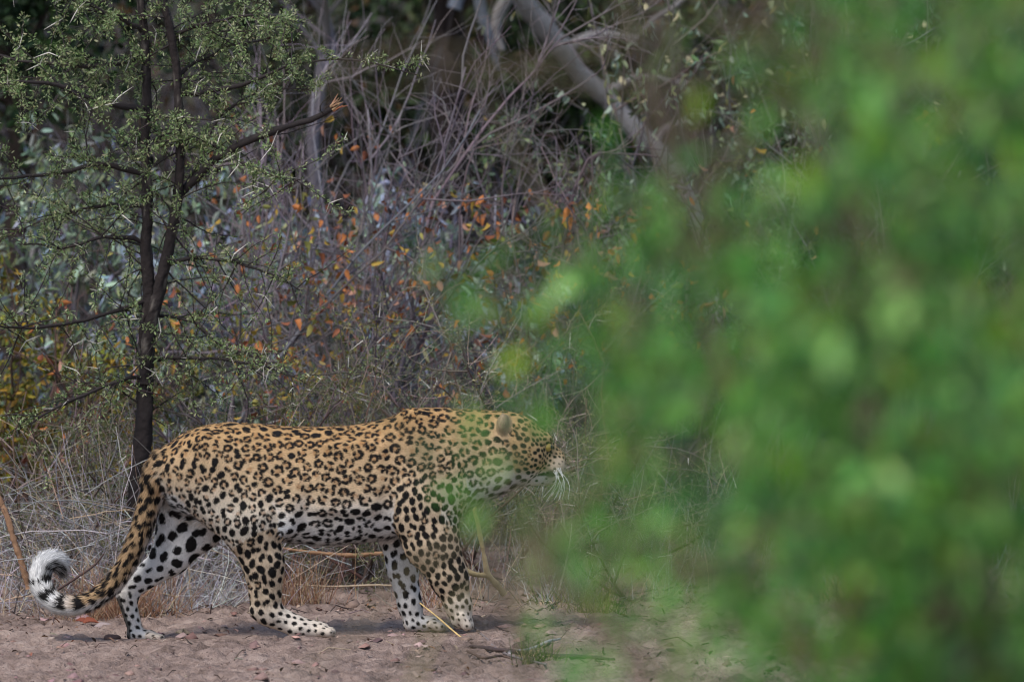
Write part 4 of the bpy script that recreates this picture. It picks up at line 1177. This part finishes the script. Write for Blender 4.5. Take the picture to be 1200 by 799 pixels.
# ------------------------------------------------------------------ sticks and litter on the ground
def stick(name, label, limbs, c, cat='stick', sides=7):
    """limbs: list of (photo points, depths, radii); first limb roots the thing"""
    p = at(*limbs[0][0][0], limbs[0][1][0] if not np.isscalar(limbs[0][1]) else limbs[0][1])
    if len(limbs) == 1:
        o, _, _ = tube_part(limbs[0][0], limbs[0][1], limbs[0][2], c, name, None, 40, 8, BARK, .12); return tag(o, label, cat)
    root = empty(name, p, label, cat)
    for i, (a, b, r) in enumerate(limbs): tube_part(a, b, r, c, 'main_stem' if i == 0 else 'side_branch', root, 40, 9, BARK, .10)
    return root
YB = lin((188, 166, 124))
stick('forked_stick', 'yellowish forked stick standing in the sand in front of the leopard chest',
      [([(592, 696), (584, 686), (577, 679), (571, 672), (568, 655), (564, 634), (560, 612), (557, 596), (566, 582), (578, 560)], .28, [.0095, .0095, .009, .0095, .0075, .007, .0065, .006, .005, .003]),
       ([(572, 673), (561, 673), (552, 671), (545, 666), (539, 661), (530, 654), (512, 640)], [.28, .285, .29, .3, .31, .32, .34], [.0085, .008, .0075, .007, .0068, .0065, .005])], YB)
stick('leaning_stick', 'orange brown stick leaning at the left edge above the tail', [([(34, 690), (24, 655), (14, 622), (2, 590), (-14, 560)], [.75, .75, .76, .78, .8], [.010, .0095, .009, .009, .008])], lin((138, 106, 82)))
stick('fallen_branch', 'thin orange brown branch lying level behind the leopard belly', [([(330, 642), (365, 647), (410, 650), (450, 648), (490, 652)], 1.25, [.004, .0055, .006, .006, .005])], lin((150, 116, 88)))
stick('fallen_branch', 'thin pale stalk lying in the stubble below the belly', [([(340, 684), (390, 687), (440, 685), (470, 686)], 1.0, [.002, .0028, .003, .002])], lin((176, 156, 132)))
stick('dead_twig', 'thin dark twig sticking up right behind the tail', [([(68, 690), (90, 676), (110, 662), (122, 648)], .55, [.0045, .004, .0035, .002])], lin((86, 70, 66)))
stick('grass_stalk', 'thin yellow grass stalk lying from the far forepaw to the fallen sticks', [([(492, 706), (512, 722), (530, 738), (548, 752)], [-.12, -.15, -.2, -.3], [.002, .0026, .0026, .003])], lin((196, 166, 112)), 'stalk', 5)
GS = lin((120, 110, 108))
for lab, pts, r, c in (('dark thin stick lying under the grey sticks at the bottom', [(552, 757), (590, 762), (630, 768), (676, 769), (720, 772)], [.004, .0055, .006, .005, .003], lin((74, 62, 60))),
                       ('pale grey twig slanting across the fallen sticks', [(596, 764), (622, 760), (640, 752), (656, 748)], [.004, .0045, .004, .002], lin((170, 164, 164))),
                       ('grey bent twig in the pile of fallen sticks', [(556, 735), (570, 748), (584, 762), (612, 772), (640, 778)], [.0025, .003, .0032, .003, .002], GS),
                       ('short brown twig at the left end of the fallen sticks', [(548, 762), (566, 770), (588, 768), (604, 774)], [.003, .0035, .003, .002], lin((96, 78, 70))),
                       ('thin twig lying behind the fallen sticks beside green leaves', [(628, 716), (645, 708), (660, 702), (676, 690)], [.0035, .0035, .003, .002], lin((150, 130, 112)))):
    P = []
    for p in pts:      # on the sand: find the depth where the line of sight meets the ground
        lo, hi = -3.0, 3.0
        for _ in range(30):
            mid = (lo + hi) / 2; q = at(p[0], p[1], mid)
            if q[2] > H(q[0], q[1]) + .012: lo = mid
            else: hi = mid
        P.append(lo)
    stick('fallen_stick', lab, [(pts, P, np.array(r) * 1.25)], c)['group'] = 'pile of fallen sticks'
stick('dry_stalk', 'thin upright dry stem on the sand right of the forked stick', [([(656, 690), (662, 665), (667, 640), (670, 614)], .6, [.0028, .0025, .002, .001])], lin((196, 184, 166)), 'stalk', 5)

def on_ground(px, py):
    lo, hi = -4.0, 8.0
    for _ in range(32):
        mid = (lo + hi) / 2; q = at(px, py, mid)
        if q[2] > H(q[0], q[1]) + .004: lo = mid
        else: hi = mid
    q = at(px, py, lo); q[2] = float(H(q[0], q[1])); return q

def stone(label, px, py, r, c, name='stone', cat='stone', flat=.6):
    p = on_ground(px, py); V, F = uvball(np.zeros(3), (r, r * .8, r * flat), 14, 9)
    V = V * (1 + .45 * vnoise(V / r, .32, int(px), 2))[:, None] * (1 + .22 * vnoise(V / r, .9, int(px) + 7, 3))[:, None]
    o = link(name, mesh_np(name, V, F, np.repeat(np.asarray(c)[None], len(V), 0), True), BARK, None, p + [0, 0, r * flat * .3])
    return tag(o, label, cat)
stone('brown clod beside the standing hind foot', 131, 747, .030, lin((96, 76, 70)), flat=.42)
stone('flat grey stone on the sand just above the standing hind foot', 122, 733, .034, lin((150, 134, 130)), flat=.35)
stone('dark clod on the sand between belly and far forepaw', 437, 705, .022, lin((116, 92, 86)), flat=.5)

dl = on_ground(97, 733)
o = empty('dead_leaf', dl, 'curled reddish brown dead leaf on the sand under the tail', 'leaf')
mb = MB(); mb.leaves(np.array([dl + [0, 0, .012], dl + [.01, .01, .010]]), np.array([[1., .2, .25], [-.7, .3, .35]]), np.array([[0, -.5, 1.], [.1, -.6, 1]]), np.array([.05, .04]), np.array([.03, .026]), np.array([lin((140, 80, 60)), lin((122, 66, 50))]), .3, .4)
mb.build('blade', DRYM, o)

# litter: crumbs of soil, bits of bark, leaf and straw
mb = MB()
n = 4400; yy = np.concatenate([rnd(2400, -3.2, 1.2), rnd(2000, .6, 2.6)]); xx = rng.uniform(-1, 1, n) * 1.9
ok = vnoise(np.stack([xx, yy, 0 * xx], -1), 1.1, 95, 2) + .9 * smooth(.3, 1.2, yy) > rng.random(n) * .9 - .1; xx, yy = xx[ok], yy[ok]; n = len(xx)
q = np.stack([xx, yy, H(xx, yy) + .008], -1)
mb.leaves(q, unit(rng.normal(size=(n, 3)) * [1, 1, .25]), unit(rng.normal(size=(n, 3)) * .35 + [0, 0, 1]), rnd(n, .010, .030), rnd(n, .005, .012), pick([lin((110, 82, 70)), lin((84, 66, 60)), lin((160, 136, 118)), lin((132, 90, 66)), lin((62, 50, 48))], [3, 3, 2, 2, 2], n), .3, .3)
n = 640; yy = np.concatenate([rnd(240, -3.2, 1.2), rnd(400, .5, 1.8)]); xx = rng.uniform(-1, 1, n) * 1.9
P = paths(np.stack([xx, yy, H(xx, yy) + .008], -1), rng.normal(size=(n, 3)) * [1, .8, .06], rnd(n) ** 2 * .13 + .012, 4, .08)
P[:, :, 2] = H(P[:, :, 0], P[:, :, 1]) + .008 + rnd(n, 0, .006)[:, None]
mb.tubes(P, np.linspace(1, .7, 4)[None] * rnd(n, .0008, .0024)[:, None], pick([lin((150, 134, 122)), lin((96, 80, 74)), lin((176, 156, 132)), lin((70, 58, 54))], [2, 3, 1, 2], n), 4)
tag(mb.build('leaf_litter', DRYM), 'scattered bits of dead leaf, bark and twig on the sand', 'litter', kind='stuff')
mb = MB()
n = 2400; yy = rnd(n, -3.2, 1.6); xx = rng.uniform(-1, 1, n) * 1.9
r = .004 + .020 * rnd(n) ** 5
oct_ = np.array([[1, 0, 0], [0, 1, 0], [-1, 0, 0], [0, -1, 0], [.2, .1, .75], [.6, .6, .35], [-.6, .5, .4], [-.5, -.6, .35], [.6, -.6, .4]])
V = oct_[None] * r[:, None, None] * (1 + .35 * rng.normal(size=(n, 9, 1))); V[:, :, 2] = np.abs(V[:, :, 2]) * .8
V = V + np.stack([xx, yy, H(xx, yy) + .004], -1)[:, None]
fc = np.array([(0, 5, 4), (5, 1, 4), (1, 6, 4), (6, 2, 4), (2, 7, 4), (7, 3, 4), (3, 8, 4), (8, 0, 4), (0, 1, 5), (1, 2, 6), (2, 3, 7), (3, 0, 8)])
mb.add(V.reshape(-1, 3), (fc[None] + (np.arange(n) * 9)[:, None, None]).reshape(-1, 3), np.repeat(pick([lin((140, 114, 106)), lin((112, 90, 84)), lin((160, 134, 126))], [2, 2, 1], n, .15), 9, 0))
tag(mb.build('soil_crumbs', BARK), 'crumbs and clods of dry soil on the trampled sand', 'soil', kind='stuff')

# ------------------------------------------------------------------ the leafy bush near the camera, far out of focus
def front_bush():
    global rng
    rng = np.random.default_rng(77)
    bx, by = .74, -15.4
    b0 = np.array([bx, by, float(H(bx, by))])
    root = empty('green_bush', b0, 'out of focus bright green leafy bush filling the right half in front', 'bush')
    # leafy envelope in the frame, from the photograph: left limit of the leaves at each height
    lim_y = np.array([-80, 0, 90, 170, 240, 300, 350, 420, 500, 560, 600, 640, 690, 740, 800, 880])
    lim_x = np.array([910, 885, 835, 785, 680, 510, 530, 590, 610, 610, 590, 610, 640, 620, 600, 590])
    def dens(P):
        x, y = proj(P)
        lx = np.interp(y, lim_y, lim_x)
        d = smooth(lx - 25, lx + 300, x) ** 1.15
        d = np.maximum(d, .10 * (x > lx))
        holes = .62 + 1.25 * vnoise(np.stack([x / 300, y / 300, P[:, 1] * .5], -1), 1.6, 97, 2)
        d = d * np.clip(holes, .06, 1.3)
        d *= np.where((y > 600) & (x < 900), .7, 1)
        d *= 1 - .8 * np.exp(-((x - 640) / 60) ** 4 - ((y - 535) / 60) ** 4)      # the gap through which the face shows
        return np.clip(d, 0, 1)
    stems = []; twigs = []
    for s in range(20):
        tgt = b0 + np.array([rng.uniform(-.85, .70), rng.uniform(-.9, .9), rng.uniform(1.25, 2.35)])
        mid = b0 * .45 + tgt * .55 + np.array([.12 * rng.normal(), .1 * rng.normal(), .1])
        A = resample(np.array([b0 + rng.normal(size=3) * [.06, .06, 0], b0 * .8 + mid * .2 + [0, 0, .2], mid, tgt]), 16)[None]
        B_q, t, o_, u = along(A, 22, .25, 1)
        B = paths(B_q, t * .4 + rng.normal(size=(22, 3)) * .8, rnd(22, .2, .55), 9, .16, -.02)
        mb = MB(); mb.tubes(A, np.linspace(.013, .004, 16)[None], jitter(lin((104, 92, 76)), 1), 6)
        mb.tubes(B, np.linspace(.004, .0015, 9)[None] * np.ones((22, 1)), jitter(lin((110, 104, 76)), 22), 4)
        mb.build('stem', TWIG, root); twigs.append(B)
    B = np.concatenate(twigs)
    n = 85000
    q, t, own, u = along(B, n // len(B), .0, 1)
    q2 = q + rng.normal(size=q.shape) * .035
    # fill the rest of the envelope between the twigs
    m = 26000
    q3 = b0 + np.stack([rng.normal(size=m) * .56, rng.normal(size=m) * .65, rnd(m, .25, 2.4)], -1)
    Q = np.concatenate([q2, q3]); T = np.concatenate([t, unit(rng.normal(size=(m, 3)))])
    x, y = proj(Q)
    infr = (x > -50) & (x < 1260) & (y > -60) & (y < 860)
    pr = np.where(infr, np.clip(dens(Q) * .75, 0, 1), np.where(x > 500, .10, 0))
    k = rng.random(len(Q)) < pr
    Q, T = Q[k], T[k]
    # sprays that reach out past the edge
    for (sx, sy, c, Ysp, sd) in ((545, 335, 13, -15.6, 14), (558, 590, 12, -15.4, 14), (715, 185, 4, -15.2, 20), (700, 160, 3, -15.2, 14), (600, 310, 10, -15.4, 24), (520, 285, 6, -15.4, 14), (635, 440, 9, -15.4, 22),
                                 (520, 520, 7, -15.2, 22), (565, 510, 9, -15.4, 25), (660, 740, 16, -15.4, 25), (600, 500, 4, -15.4, 28), (720, 548, 6, -15.4, 24), (650, 455, 5, -15.4, 22), (680, 470, 14, -15.4, 30), (690, 620, 14, -15.4, 34), (700, 700, 14, -15.4, 36), (650, 620, 8, -15.4, 24), (700, 560, 22, -15.4, 34), (600, 560, 5, -15.4, 26), (615, 655, 4, -15.4, 18), (790, 60, 4, -15.4, 18), (650, 360, 11, -15.4, 30)):
        if c:
            e = np.array([at(sx + sd * rng.normal(), sy + sd * 1.3 * rng.normal(), Ysp + .15 * rng.normal()) for _ in range(c)])
            Q = np.concatenate([Q, e]); T = np.concatenate([T, unit(rng.normal(size=(c, 3)))])
    n = len(Q)
    clump_light = vnoise(Q, 4.5, 98, 2)
    C = pick([lin((96, 158, 62)), lin((76, 132, 58)), lin((158, 204, 112)), lin((62, 104, 60)), lin((128, 162, 36)), lin((96, 92, 50))], [5, 4, 3, 3.5, 1.2, .6], n, .18, .05) * (1.12 + .5 * clump_light)[:, None]  # pale leaves and clump brightness paint highlights and dark gaps into the colour
    l = rnd(n, .020, .044)
    mb = MB(); mb.leaves(Q, unit(hang(n, .9, .6) + .3 * T), unit(rng.normal(size=(n, 3)) + [0, -.3, .6]), l, l * rnd(n, .28, .46), np.clip(C * .92, .005, .8), .2, .15)
    mb.build('foliage', mat_col('green_leaf', .5, .4, 0, 40, .35, .12), root, kind='stuff')
    print('front leaves', n)
front_bush()
